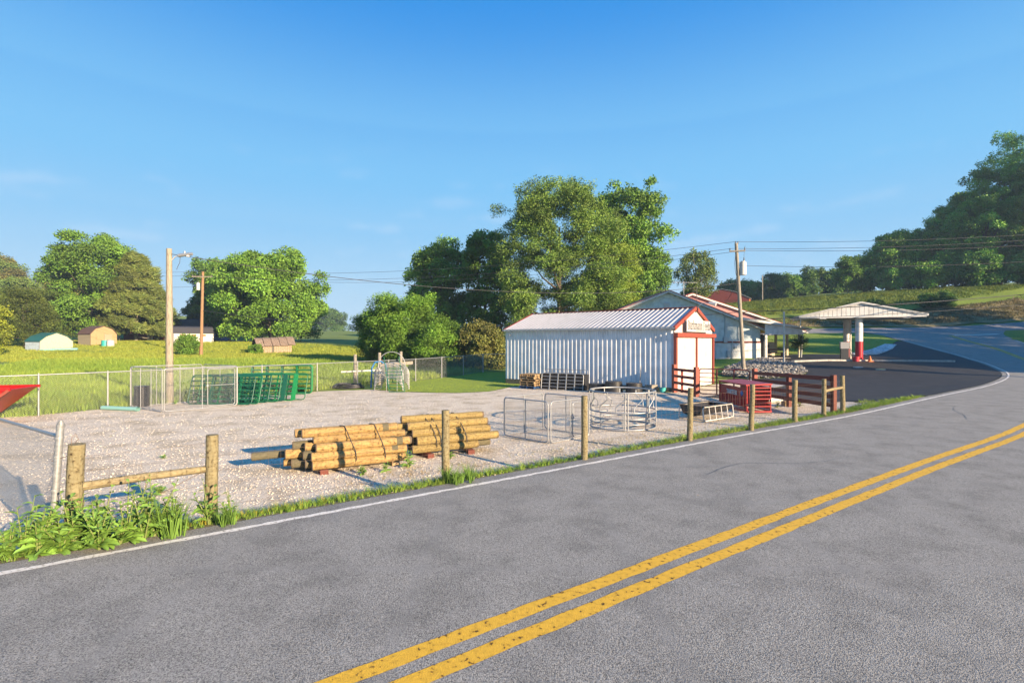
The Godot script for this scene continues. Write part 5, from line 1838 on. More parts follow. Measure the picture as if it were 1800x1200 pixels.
		for x in [-1.36, 1.32]: b.prism([Vector2(-0.32, 0.26), Vector2(-0.24, 0), Vector2(0.24, 0), Vector2(0.32, 0.26)], Vector3(0, 0, 1), Vector3.UP, Vector3(x, 0, 0), Vector3(0.04, 0, 0))
		part(t, "end_wall", b, m.black_rubber)
	var gp := thing("galvanized_panel", "galvanized livestock panel leaning on the black troughs", "panel", G(1.7, 30.05, 0.02), ang(0.84, -0.46), "galvanized panels by the black troughs")
	gp.rotation.x = -0.16
	gate_panel(gp, 2.6, 0.98, 4, 4, 0.022, m.galv)
	gp = thing("galvanized_panel", "galvanized panel standing behind the stacked black troughs", "panel", G(2.0, 30.95, 0.02), ang(0.84, -0.46), "galvanized panels by the black troughs")
	gp.rotation.x = -0.05
	gate_panel(gp, 2.7, 1.15, 5, 5, 0.02, m.galv)
	for q in [[4.75, 28.35, 0.52, 0.46, "shallow black tub left of the tall tub by the shed"], [5.5, 27.7, 0.50, 0.62, "tallest black tub of the three by the shed"], [6.5, 27.2, 0.46, 0.56, "upturned black tub nearest the red posts"]]:
		var t := thing("rubber_tub", q[4], "tub", G(q[0], q[1], 0.0), 0.0, "black tubs along the shed")
		b = MB.new()
		b.tube([Vector3(0, -0.01, 0), Vector3(0, q[3], 0)], q[2], 22, q[2] * 0.9)
		part(t, "shell", b, m.black_rubber)
		b = MB.new()
		ring = []
		for i in 22: ring.append(Vector3(cos(TAU * i / 22) * q[2] * 1.0, 0.03, sin(TAU * i / 22) * q[2] * 1.0))
		b.tube(ring, 0.03, 6, -1.0, true)
		part(t, "rim", b, m.black_rubber)
	var tt := thing("teal_scoop", "small teal bucket at the shed corner", "bucket", G(8.1, 27.5), 0.0)
	b = MB.new()
	b.tube([Vector3(0, 0, 0), Vector3(0, 0.26, 0)], 0.13, 10, 0.18)
	part(tt, "pail", b, m.plastic_teal)
	tt = thing("grey_crate", "grey crate against the shed skirt by the red post", "crate", G(7.55, 27.75), 0.5)
	b = MB.new()
	b.box(Vector3(0, 0.2, 0), Vector3(0.55, 0.4, 0.4))
	for s in 3: b.box(Vector3(0, 0.08 + s * 0.13, 0.21), Vector3(0.57, 0.07, 0.02))
	part(tt, "crate_body", b, m.grey_wood)
	tt = thing("leaning_stick", "thin stick leaning on the metal shed wall", "stick", G(7.0, 28.2), 0.0)
	b = MB.new()
	b.tube([Vector3(0, 0, 0), Vector3(0.25, 1.4, -0.5)], 0.018, 5)
	part(tt, "shaft", b, m.grey_wood)
	# red hopper at the left edge
	var hp2 := thing("red_hopper", "red steel hopper with sloping ends behind the near chain-link", "hopper", G(-17.3, 17.6), ang(1, 0.25))
	b = MB.new()
	var hw2 := 1.5
	for z in [0.0, -hw2 + 0.03]: b.prism([Vector2(0, 1.22), Vector2(-1.12, 0.28), Vector2(-3.2, 0.28), Vector2(-4.3, 1.22)], Vector3.RIGHT, Vector3.UP, Vector3(0, 0, z), Vector3(0, 0, -0.03))
	b.bar(Vector3(0, 1.2, -hw2 / 2), Vector3(-1.12, 0.28, -hw2 / 2), hw2 - 0.02, 0.03)
	b.bar(Vector3(-4.28, 1.2, -hw2 / 2), Vector3(-3.2, 0.28, -hw2 / 2), hw2 - 0.02, 0.03)
	b.box(Vector3(-2.15, 0.29, -hw2 / 2), Vector3(2.1, 0.03, hw2 - 0.02))
	part(hp2, "body", b, m.hopper_red)
	b = MB.new()
	b.box(Vector3(-2.15, 1.2, 0.03), Vector3(4.4, 0.1, 0.07))
	b.box(Vector3(-2.15, 1.2, -hw2 - 0.03), Vector3(4.4, 0.1, 0.07))
	part(hp2, "rim", b, m.hopper_red)
	for s in [[0.02, -1.1], [-0.30, -1.42]]:
		b = MB.new()
		b.bar(Vector3(s[0], 1.17, 0.05), Vector3(s[1], 0.26, 0.05), 0.1, 0.09, Vector3(0, 0, 1).cross(Vector3(-1.1, -0.92, 0)).normalized())
		part(hp2, "corner_rib", b, m.brick_red if s[0] > 0 else m.brown_board)
	b = MB.new()
	b.prism([Vector2(-1.25, 0.3), Vector2(-1.6, 0.0), Vector2(-3.0, 0.0), Vector2(-3.1, 0.3)], Vector3.RIGHT, Vector3.UP, Vector3(0, 0, 0.02), Vector3(0, 0, -hw2 + 0.1))
	part(hp2, "base_tank", b, m.red_paint)

# ---------------------------------------------------------------- bundles of posts
func log_stack(name_s: String, ox: float, oz: float, e: Vector2, list: Array, old: bool, straps: Array, spots: Array) -> void:
	var o := G(ox, oz)
	var sq := 0.83
	var turn := ang(e.x, e.y)
	var bs := Basis(Vector3.UP, turn)
	for q in list:
		# s along, depth, height, radius, length, label
		var t := thing("wooden_post", q[5], "log", o + bs * Vector3(q[0], 0.09 + (q[2] - 0.09) * sq, -q[1] * 0.88), turn + R(-0.012, 0.012), "posts bundled in the " + name_s)
		var r: float = q[3] * 0.86
		var L: float = q[4]
		var b := MB.new()
		var pts := []
		for k in 7: pts.append(Vector3(L * k / 6.0, R(-0.006, 0.006), R(-0.006, 0.006)))
		b.tube(pts, r * 1.03, 16, r * 0.94, false, false)
		var mat: Material = m[("old_log%d" if old else "log%d") % (rng.randi() % 4)]
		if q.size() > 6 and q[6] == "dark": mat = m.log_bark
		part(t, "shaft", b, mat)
		for s in [0, 1]:
			b = MB.new()
			var x := 0.0 if s == 0 else L
			var sg := -1.0 if s == 0 else 1.0
			b.tube([Vector3(x - sg * 0.03, 0, 0), Vector3(x + sg * 0.006, 0, 0), Vector3(x + sg * 0.014, 0, 0)], r * (1.0 if s == 0 else 0.92), 16, r * 0.9)
			part(t, "cut_end", b, m.log_end)
		if q.size() > 6 and q[6] == "band":
			b = MB.new()
			b.tube([Vector3(L - 0.34, 0, 0), Vector3(L - 0.2, 0, 0)], r * 1.0, 16, r * 0.985, false, false)
			part(t, "grey_band", b, m.log_bark)
	for s in straps:
		var st := thing("binding_strap", s[1], "strap", o, turn, "straps round the " + name_s)
		var b := MB.new()
		var pts := []
		for p in s[0]: pts.append(Vector3(p[0], 0.09 + (p[2] - 0.09) * sq, -p[1] * 0.88))
		b.tube(pts, 0.011, 5)
		part(st, "band", b, m.strap)
	for s in spots:
		var bl := thing("support_block", s[2], "block", o + bs * Vector3(s[0], -0.0, -s[1]), turn + PI / 2 + s[3], "blocks under the post bundles")
		var b := MB.new()
		b.box(Vector3(0, 0.045, 0), Vector3(s[4], 0.11, 0.17))
		b.box(Vector3(0, 0.101, 0), Vector3(s[4] * 0.97, 0.006, 0.15))
		part(bl, "timber", b, m.brown_board if s[5] else m.pallet_wood)
func logs() -> void:
	var A := "yellow post bundle"
	log_stack(A, -4.28, 10.98, Vector2(0.885, 0.465), [
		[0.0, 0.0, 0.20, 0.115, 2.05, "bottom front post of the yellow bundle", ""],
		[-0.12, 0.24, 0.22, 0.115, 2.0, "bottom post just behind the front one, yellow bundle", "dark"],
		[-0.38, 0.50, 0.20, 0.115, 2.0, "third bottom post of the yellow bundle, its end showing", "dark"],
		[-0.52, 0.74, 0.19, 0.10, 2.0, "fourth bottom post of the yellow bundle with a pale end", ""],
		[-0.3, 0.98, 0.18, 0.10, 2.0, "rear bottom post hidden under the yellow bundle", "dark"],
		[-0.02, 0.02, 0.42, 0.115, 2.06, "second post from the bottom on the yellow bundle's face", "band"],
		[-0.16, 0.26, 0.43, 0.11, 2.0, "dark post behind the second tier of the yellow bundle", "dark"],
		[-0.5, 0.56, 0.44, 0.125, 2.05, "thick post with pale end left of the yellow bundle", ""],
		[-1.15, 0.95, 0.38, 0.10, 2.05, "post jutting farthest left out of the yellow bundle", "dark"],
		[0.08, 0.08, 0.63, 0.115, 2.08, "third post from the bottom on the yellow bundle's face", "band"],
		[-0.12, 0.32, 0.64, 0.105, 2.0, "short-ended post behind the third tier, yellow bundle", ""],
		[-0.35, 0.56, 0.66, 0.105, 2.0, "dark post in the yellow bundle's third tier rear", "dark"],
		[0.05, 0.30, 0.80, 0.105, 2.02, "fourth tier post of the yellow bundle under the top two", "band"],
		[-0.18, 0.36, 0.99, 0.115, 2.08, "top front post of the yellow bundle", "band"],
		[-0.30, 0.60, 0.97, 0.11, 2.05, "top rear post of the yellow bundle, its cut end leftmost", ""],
	], false, [
		[[[0.66, 0.75, 1.07], [0.68, 0.5, 1.10], [0.70, 0.34, 1.115], [0.72, 0.24, 1.06], [0.82, -0.03, 0.68], [0.88, -0.105, 0.5], [0.90, -0.12, 0.3], [0.86, -0.1, 0.14], [0.80, 0.02, 0.08]], "left black strap round the yellow bundle"],
		[[[1.34, 0.75, 1.06], [1.35, 0.5, 1.10], [1.36, 0.34, 1.11], [1.38, 0.24, 1.05], [1.47, -0.03, 0.68], [1.52, -0.105, 0.5], [1.54, -0.12, 0.3], [1.52, -0.1, 0.14], [1.46, 0.02, 0.08]], "right black strap round the yellow bundle"],
	], [[0.22, 0.35, "left brown block under the yellow bundle", 0.0, 1.0, true], [1.78, 0.4, "right pale block under the yellow bundle", 0.0, 1.0, false]])
	var B := "weathered post bundle"
	log_stack(B, -2.42, 12.5, Vector2(0.905, 0.425), [
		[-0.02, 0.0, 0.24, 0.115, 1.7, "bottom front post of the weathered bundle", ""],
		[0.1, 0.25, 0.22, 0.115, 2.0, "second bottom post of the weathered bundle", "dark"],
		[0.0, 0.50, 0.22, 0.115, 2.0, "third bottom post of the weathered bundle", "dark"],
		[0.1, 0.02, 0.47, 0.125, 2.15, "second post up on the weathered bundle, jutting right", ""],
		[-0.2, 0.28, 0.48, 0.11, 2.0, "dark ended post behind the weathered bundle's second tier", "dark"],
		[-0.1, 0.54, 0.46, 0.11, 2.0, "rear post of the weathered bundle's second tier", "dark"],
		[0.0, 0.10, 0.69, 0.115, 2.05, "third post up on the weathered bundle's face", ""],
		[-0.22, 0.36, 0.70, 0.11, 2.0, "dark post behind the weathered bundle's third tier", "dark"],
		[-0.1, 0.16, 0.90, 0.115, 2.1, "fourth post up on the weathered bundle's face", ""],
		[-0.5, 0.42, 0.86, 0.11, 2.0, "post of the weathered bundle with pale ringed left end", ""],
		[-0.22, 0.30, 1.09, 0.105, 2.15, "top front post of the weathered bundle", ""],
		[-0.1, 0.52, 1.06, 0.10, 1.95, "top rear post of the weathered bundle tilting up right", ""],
	], true, [
		[[[0.32, 0.5, 1.17], [0.33, 0.32, 1.2], [0.36, 0.2, 1.1], [0.46, 0.03, 0.9], [0.53, -0.03, 0.7], [0.56, -0.115, 0.5], [0.58, -0.115, 0.3], [0.52, -0.06, 0.12]], "left strap round the weathered bundle"],
		[[[0.46, 0.5, 1.17], [0.47, 0.32, 1.2], [0.52, 0.2, 1.1], [0.60, 0.03, 0.9], [0.66, -0.03, 0.7], [0.68, -0.115, 0.5], [0.69, -0.115, 0.3], [0.62, -0.06, 0.12]], "middle strap round the weathered bundle"],
		[[[1.12, 0.5, 1.17], [1.13, 0.32, 1.2], [1.17, 0.2, 1.1], [1.25, 0.03, 0.9], [1.32, -0.03, 0.7], [1.36, -0.115, 0.5], [1.37, -0.115, 0.34]], "right strap round the weathered bundle"],
	], [[0.3, 0.3, "left dark block under the weathered bundle", 0.2, 1.0, true], [1.5, 0.3, "right dark block under the weathered bundle", -0.1, 1.0, true]])

# ---------------------------------------------------------------- poles and wires
func pole(called: String, label: String, base: Vector3, top: Vector3, r0: float, r1: float, mat: Material) -> Node3D:
	var root := thing(called, label, "pole", base)
	var b := MB.new()
	b.tube([Vector3(0, -0.4, 0), (top - base) * 0.5, top - base], r0, 14, r1)
	part(root, "shaft", b, mat)
	return root
func crossarm(root: Node3D, y: float, x: float, w: float, turn: float, pins: int) -> void:
	var b := MB.new()
	var bs := Basis(Vector3.UP, turn)
	b.box(Vector3(x, y, 0.12), Vector3(w, 0.12, 0.1), bs)
	part(root, "crossarm", b, m.grey_wood)
	for i in pins:
		b = MB.new()
		var p := Vector3(x, y + 0.06, 0.12) + bs * Vector3(w * (float(i) / (pins - 1) - 0.5) * 0.94, 0, 0)
		b.tube([p, p + Vector3(0, 0.1, 0), p + Vector3(0, 0.2, 0)], 0.05, 7, 0.03)
		part(root, "insulator", b, m.dark_metal)
func transformer(root: Node3D, p: Vector3, r: float, h: float) -> void:
	var b := MB.new()
	b.tube([p, p + Vector3(0, h * 0.06, 0), p + Vector3(0, h, 0)], r, 14, r * 1.0)
	b.tube([p + Vector3(0, h, 0), p + Vector3(0, h * 1.1, 0)], r * 1.05, 14, r * 0.5)
	var t := part(root, "transformer", b, m.white)
	b = MB.new()
	b.tube([p + Vector3(r * 0.3, h * 1.08, 0), p + Vector3(r * 0.3, h * 1.4, 0)], 0.05, 7, 0.03)
	part(t, "bushing", b, m.dark_metal)
	b = MB.new()
	b.box(p + Vector3(-r * 0.9, h * 0.6, 0), Vector3(r * 0.7, 0.1, 0.12))
	part(t, "bracket", b, m.pump_grey)
func poles() -> void:
	var yb := G(-15.9, 23.75)
	var yp := pole("light_pole", "tan wooden yard pole carrying a street lamp", yb, yb + Vector3(-0.02, 7.15, 0), 0.17, 0.115, m.cream_pole if m.has("cream_pole") else mk("cream_pole", 0.33, 0.285, 0.215, 0.9, 0.0, m.grey_wood.albedo_texture, Vector3(1.5, 0.2, 1.5)))
	var b := MB.new()
	b.tube([Vector3(0.08, 6.6, 0), Vector3(0.25, 6.78, 0), Vector3(0.5, 6.84, 0)], 0.025, 6)
	var arm := part(yp, "lamp_arm", b, m.pump_grey)
	b = MB.new()
	b.tube([Vector3(0.42, 6.83, 0), Vector3(0.62, 6.86, 0), Vector3(0.95, 6.9, 0), Vector3(1.05, 6.9, 0)], 0.085, 10, 0.07)
	b.tube([Vector3(0.7, 6.93, 0), Vector3(0.7, 7.03, 0)], 0.04, 8)
	part(arm, "lamp_head", b, m.galv)
	b = MB.new()
	b.tube([Vector3(0.85, 6.78, 0), Vector3(0.85, 6.84, 0)], 0.075, 10)
	part(arm, "lens", b, m.white)
	b = MB.new()
	b.tube([Vector3(0.5, 6.8, 0), Vector3(0.47, 6.5, 0), Vector3(0.36, 6.28, 0), Vector3(0.33, 6.18, 0)], 0.012, 4)
	part(yp, "loose_cable", b, m.dark_cable)
	var p2 := G(-38.5, 63.3)
	var q2 := pole("utility_pole", "brown utility pole with crossarm in the field", p2, p2 + Vector3(0.25, 10.4, 0), 0.2, 0.14, m.brown_pole)
	crossarm(q2, 9.75, 0.24, 2.4, 0.1, 3)
	transformer(q2, Vector3(-0.28, 8.1, 0.1), 0.2, 0.85)
	var p3 := G(18.5, 40.8)
	var q3 := pole("utility_pole", "leaning grey utility pole with transformer behind the feed shed", p3, p3 + Vector3(-0.62, 10.2, 0), 0.17, 0.12, m.grey_wood)
	crossarm(q3, 9.55, -0.58, 1.15, -0.3, 2)
	b = MB.new()
	for x in [-0.7, -0.5]: b.tube([Vector3(x, 10.1, 0.05), Vector3(x, 10.35, 0.05)], 0.045, 7, 0.03)
	part(q3, "top_pin", b, m.dark_metal)
	transformer(q3, Vector3(-0.12, 7.65, 0.1), 0.25, 1.0)
	b = MB.new()
	b.tube([Vector3(-0.7, 9.4, 0.1), Vector3(-0.8, 8.6, 0.15), Vector3(-0.75, 7.9, 0.15), Vector3(-0.55, 7.2, 0.12), Vector3(-0.7, 6.4, 0.12)], 0.018, 5)
	b.tube([Vector3(0.05, 10.0, 0.1), Vector3(-0.05, 9.2, 0.1), Vector3(0.0, 8.9, 0.1)], 0.012, 4)
	part(q3, "drop_cable", b, m.dark_cable)
	var p4 := G(23.4, 44.0)
	pole("steel_post", "plain pale steel post standing in the rocks", p4, p4 + Vector3(0, 4.55, 0), 0.075, 0.075, m.canopy_beige)
	var pr := G(64, 46)
	var q5 := pole("utility_pole", "utility pole beyond the road bend carrying the wires on", pr, pr + Vector3(0, 12.6, 0), 0.2, 0.14, m.brown_pole)
	crossarm(q5, 12.0, 0, 2.4, 0.5, 3)
	var pl := G(-92, 66)
	var q6 := pole("utility_pole", "utility pole at the far left carrying the field wires", pl, pl + Vector3(0, 12.5, 0), 0.2, 0.14, m.brown_pole)
	crossarm(q6, 12.0, 0, 2.4, 0.5, 3)
	var pf := G(-100, 110)
	pole("utility_pole", "pale far pole between the left hill and the tall tree", pf, pf + Vector3(0, 6.2, 0), 0.17, 0.14, m.cream_pole)
	pf = G(61.2, 125)
	pole("utility_pole", "thin far pole on the field right of the red barn", pf, pf + Vector3(0, 6.2, 0), 0.13, 0.1, m.grey_wood)
	# wires
	var t3 := p3 + Vector3(-0.6, 0, 0)
	cable("long low wire from the yard lamp to the leaning pole", yb + Vector3(0.1, 6.9, 0), t3 + Vector3(0, 7.0, 0), 1.25, 0.016)
	for i in 3:
		var wy: float = [10.3, 9.75, 9.6][i]
		var wx: float = [-0.05, -0.4, 0.45][i]
		cable(["top wire between leaning pole and field pole", "left crossarm wire between leaning pole and field pole", "right crossarm wire between leaning pole and field pole"][i], t3 + Vector3(wx, wy, 0.1), p2 + Vector3([0.2, -0.9, 1.3][i], [10.4, 9.9, 9.9][i], 0.1), 1.1 + 0.25 * i)
		cable(["top wire from leaning pole to the right", "upper crossarm wire from leaning pole to the right", "lower crossarm wire from leaning pole to the right"][i], t3 + Vector3(wx, wy, 0.1), pr + Vector3([0.0, -1.0, 1.0][i], [12.6, 12.1, 11.6][i], 0.1), 0.7)
		cable(["highest wire left of the field pole", "middle wire left of the field pole", "lowest wire left of the field pole"][i], p2 + Vector3([0.2, -0.9, 1.3][i], [10.4, 9.9, 8.6][i], 0.1), pl + Vector3([0.0, -1.0, 1.0][i], [12.5, 12.1, 10.2][i], 0.1), 0.9)
	cable("neutral wire from the transformer to the right", t3 + Vector3(0.2, 8.4, 0.1), pr + Vector3(0, 10.2, 0), 0.8)
	cable("thick upper telephone cable to the right", t3 + Vector3(0.25, 4.7 + 0.0, 0.1), pr + Vector3(0, 7.6, 0), 0.5, 0.03)
	cable("thick lower telephone cable to the right", t3 + Vector3(0.25, 4.1, 0.1), pr + Vector3(0, 6.7, 0), 0.6, 0.02)
	cable("telephone cable from leaning pole behind the shed", t3 + Vector3(0.1, 4.7, 0.1), p2 + Vector3(0.1, 5.6, 0), 1.6, 0.024)
	cable("service wire from leaning pole down to the store mast", t3 + Vector3(0, 7.6, 0.1), Vector3(20.8, 6.4, -49.9), 0.5, 0.018)

# ---------------------------------------------------------------- trees
func trees() -> void:
	var deep := Color(0.080, 0.170, 0.024)
	var mid := Color(0.115, 0.225, 0.026)
	var bright := Color(0.125, 0.25, 0.024)
	var olive := Color(0.135, 0.175, 0.036)
	var sage := Color(0.13, 0.20, 0.038)
	var g1 := "trees across the field"
	tree("broad_tree", "tall green tree behind the cream shed", g1, -75.5, 92, 19.2, 16.5, 1.0, mid, {"lobes": 78, "per": 60, "lr": 1.75, "sp": 0.72, "shape": 3})
	tree("pine_tree", "olive brown pine in front of the dark house", g1, -68.0, 92.5, 15.6, 13.8, 0.6, olive, {"lobes": 84, "per": 52, "lr": 1.35, "sp": 0.72, "shape": 2, "leaf": 2, "bark": m.pale_bark})
	tree("maple_tree", "full round bright maple over the ruined shed", g1, -42.5, 90, 15.9, 20.5, 0.3, bright, {"lobes": 120, "per": 62, "lr": 1.7, "sp": 0.72, "shape": 0})
	tree("maple_tree", "smaller maple lobe left of the round maple", g1, -55.5, 100, 15.0, 11.0, 0.5, mid, {"lobes": 50, "per": 60, "lr": 1.4, "sp": 0.62, "shape": 1})
	tree("broad_tree", "dark tree behind the brown field pole", g1, -64.5, 112, 17.5, 12.5, 2.0, deep, {"lobes": 54, "per": 50, "lr": 1.7, "sp": 0.7, "shape": 3})
	tree("broad_tree", "low dark tree behind the white outbuilding", g1, -71.5, 118, 9.0, 9.0, 1.0, deep, {"lobes": 34, "per": 50, "lr": 1.4, "sp": 0.65})
	tree("broad_tree", "dark low tree behind the porch house", g1, -77, 104, 10.0, 13.0, 0.5, deep, {"lobes": 44, "per": 50, "lr": 1.6, "sp": 0.7})
	var hn := -1
	for q in [[-100, 114, 8, 11, 0], [-112, 118, 11, 12, 1], [-124, 128, 14, 13, 0], [-118, 136, 15, 13, 1], [-136, 138, 17, 14, 1], [-146, 146, 20, 16, 0], [-160, 158, 22, 16, 1], [-132, 152, 17, 14, 0], [-152, 172, 21, 16, 1], [-176, 172, 23, 18, 0]]:
		hn += 1
		tree("hill_tree", ["Green tree", "Olive tree"][q[4]] + " on the left hill, " + ORD[hn].to_lower() + " from the right", "trees on the left hill", q[0], q[1], q[2] * 0.85, q[3], 0.5, [sage, Color(0.125, 0.125, 0.026)][q[4]], {"lobes": 40, "per": 40, "lr": 1.9, "sp": 0.85})
	tree("young_tree", "yellow-green young tree at the left edge", g1, -62.5, 61, 6.6, 4.6, 0.4, Color(0.19, 0.23, 0.02), {"lobes": 26, "per": 40, "lr": 0.8, "sp": 0.4})
	tree("young_tree", "feathery green tree behind the left edge's young tree", g1, -72.5, 76, 9.0, 8.5, 0.3, Color(0.10, 0.14, 0.022), {"lobes": 44, "per": 50, "lr": 1.1, "sp": 0.5, "leaf": 1})
	tree("young_tree", "soft green tree between the left edge and cream shed", g1, -80.0, 88, 9.2, 9.0, 0.3, Color(0.085, 0.13, 0.024), {"lobes": 44, "per": 50, "lr": 1.2, "sp": 0.55, "leaf": 1})
	tree("field_bush", "bush at the foot of the brown field pole", "bushes", -39.9, 62.8, 2.6, 2.6, 0.0, mid, {"lobes": 20, "per": 34, "lr": 0.6, "sp": 0.34, "cat": "bush", "trunk": 0.05, "shape": 3})
	tree("field_bush", "weedy bush against the ruined shed", "bushes", -33.4, 66.6, 1.4, 1.9, 0.0, bright, {"lobes": 12, "per": 30, "lr": 0.35, "sp": 0.24, "cat": "bush", "trunk": 0.04})
	# behind the yard
	var g2 := "trees behind the feed shed"
	tree("locust_tree", "bright green spreading locust left of the feed shed", g2, -10.6, 49.5, 6.9, 8.2, 0.2, bright * 1.05, {"lobes": 74, "per": 46, "lr": 0.85, "sp": 0.46, "shape": 3, "leaf": 1})
	tree("locust_tree", "low bright locust clump nearest the fence corner", g2, -7.0, 47.5, 4.4, 5.4, 0.1, bright, {"lobes": 40, "per": 44, "lr": 0.7, "sp": 0.42, "leaf": 1})
	tree("locust_tree", "left outer locust clump over the field", g2, -13.6, 51.5, 5.4, 5.0, 0.2, bright * 0.95, {"lobes": 36, "per": 44, "lr": 0.75, "sp": 0.42, "leaf": 1, "shape": 3})
	tree("field_bush", "olive flowering shrub against the shed's rear corner", "bushes", -3.0, 47.6, 4.3, 5.0, 0.0, Color(0.15, 0.16, 0.035), {"lobes": 44, "per": 46, "lr": 0.65, "sp": 0.34, "cat": "bush", "trunk": 0.06})
	tree("broad_tree", "dark green tree left of the tall grove tree", g2, -10.2, 73, 15.6, 9.2, 1.5, mid * 1.2, {"lobes": 60, "per": 54, "lr": 1.3, "sp": 0.6, "shape": 1})
	tree("broad_tree", "deep green tree at the grove's left middle", g2, -3.6, 70, 16.2, 8.6, 1.0, mid * 1.1, {"lobes": 62, "per": 54, "lr": 1.25, "sp": 0.58, "shape": 1})
	tree("grove_tree", "largest feathery green tree rising behind the feed shed", g2, 5.6, 60.5, 20.6, 17.0, 1.0, Color(0.135, 0.225, 0.036), {"lobes": 150, "per": 62, "lr": 1.45, "sp": 0.6, "shape": 0, "leaf": 1})
	tree("grove_tree", "yellow-green tree right of the largest grove tree", g2, 12.2, 63, 13.6, 8.4, 1.0, Color(0.19, 0.28, 0.032), {"lobes": 62, "per": 56, "lr": 1.15, "sp": 0.55, "leaf": 1, "shape": 1})
	tree("broad_tree", "tall open bright tree at the grove's right", g2, 17.3, 77, 23.2, 13.0, 3.0, mid * 1.15, {"lobes": 74, "per": 52, "lr": 1.5, "sp": 0.62, "shape": 3})
	tree("broad_tree", "dark lower tree behind the store's left roof", g2, 20.8, 80, 13.0, 9.5, 1.0, deep * 1.4, {"lobes": 44, "per": 52, "lr": 1.35, "sp": 0.6})
	tree("sparse_tree", "thin sparse tree above the store roof", g2, 31.5, 87, 12.0, 8.2, 3.0, sage * 0.8, {"lobes": 40, "per": 20, "lr": 1.2, "sp": 0.5, "shape": 3, "limbs": 34, "bark": m.pale_bark})
	# far tree line on the right
	for q in [[64, 150, 6.5, 10, 0, 1], [71, 152, 6.0, 10, 1, 2], [77, 150, 7.2, 10, 0, 3], [84, 153, 6.6, 11, 1, 4], [90, 152, 7.8, 11, 0, 5], [97, 150, 7.3, 12, 1, 6], [104, 156, 8.5, 12, 0, 7], [56, 158, 5.8, 9, 1, 0]]:
		tree("line_tree", ["rounded tree", "bright rounded tree"][q[4]] + " in the far line, " + ORD[q[5]].to_lower() + " from the left", "far tree line beyond the field", q[0], q[1], q[2], q[3], -1.5, [mid * 0.75, mid][q[4]], {"lobes": 34, "per": 40, "lr": 1.4, "sp": 0.72})
	for q in [[-100, 285, 13, 20, 0], [-116, 300, 14, 22, 1], [-82, 290, 11, 14, 2]]:
		tree("line_tree", ["second", "first", "third"][q[4]] + " far blue-green tree along the field horizon", "far trees on the field horizon", q[0], q[1], q[2], q[3], 0.0, deep * 0.8, {"lobes": 26, "per": 34, "lr": 3.0, "sp": 1.3})
	# wooded hill on the right
	var n := 0
	for q in [[81, 118, 9, 10, 3], [86, 115, 13, 12, 0], [92, 118, 14, 13, 3], [93, 110, 15, 11, 0], [97, 112, 18, 13, 3], [102, 116, 21, 14, 0], [98, 106, 21, 13, 3], [103, 108, 27, 15, 3], [104, 101, 24, 13, 0], [110, 110, 34, 17, 3], [108, 100, 30, 15, 0], [116, 104, 36, 18, 3], [114, 95, 30, 15, 0], [124, 98, 32, 16, 3], [101, 99, 7, 9, 0], [94, 103, 7, 9, 0], [88, 108, 6, 8, 0], [107, 95, 7, 9, 0], [84, 112, 5, 8, 0]]:
		var o := tree("hill_tree", ORD[n] + " tree of the right hill wood, counted from its left end", "trees on the right hill", q[0], q[1], q[2], q[3], 0.5, [deep * 1.6, mid * 1.25, sage * 1.4][n % 3], {"lobes": 56, "per": 46, "lr": q[3] * 0.12, "sp": 0.66, "shape": q[4]})
		n += 1
	tree("forked_tree", "dead-limbed tree at the left end of the hill wood", "trees on the right hill", 77.0, 117, 8.5, 7.5, 1.5, mid * 0.9, {"lobes": 26, "per": 38, "lr": 1.1, "sp": 0.6, "shape": 3, "bark": m.pale_bark, "limbs": 12})
	for q in [[60.5, 85.5, 2.6, 3.0, "round bush on the bank beside the canopy"], [71, 87.0, 2.2, 3.2, "left bush of the pair on the roadside bank"], [73.8, 86.8, 2.6, 2.6, "right bush of the pair on the roadside bank"]]:
		tree("bank_bush", q[4], "bushes", q[0], q[1], q[2], q[3], 0.0, deep, {"lobes": 18, "per": 34, "lr": 0.6, "sp": 0.4, "cat": "bush", "trunk": 0.05})
	# roadside wood beyond the right edge, which shades the fuel stop and the store
	var rn := -1
	for q in [[74, 20, 17, 13], [80, 27, 18, 14], [84, 36, 17, 14], [72, 11, 15, 12], [88, 46, 19, 15], [82, 14, 18, 14], [96, 58, 18, 15], [69.7, 0.3, 28, 9]]:
		rn += 1
		tree("roadside_tree", ORD[rn] + " tall tree of the roadside wood past the right edge", "roadside wood past the right edge", q[0], q[1], q[2], q[3], 19.0 if q[2] > 25 else 1.0, deep, {"lobes": 44, "per": 34, "lr": 1.7, "sp": 0.9})

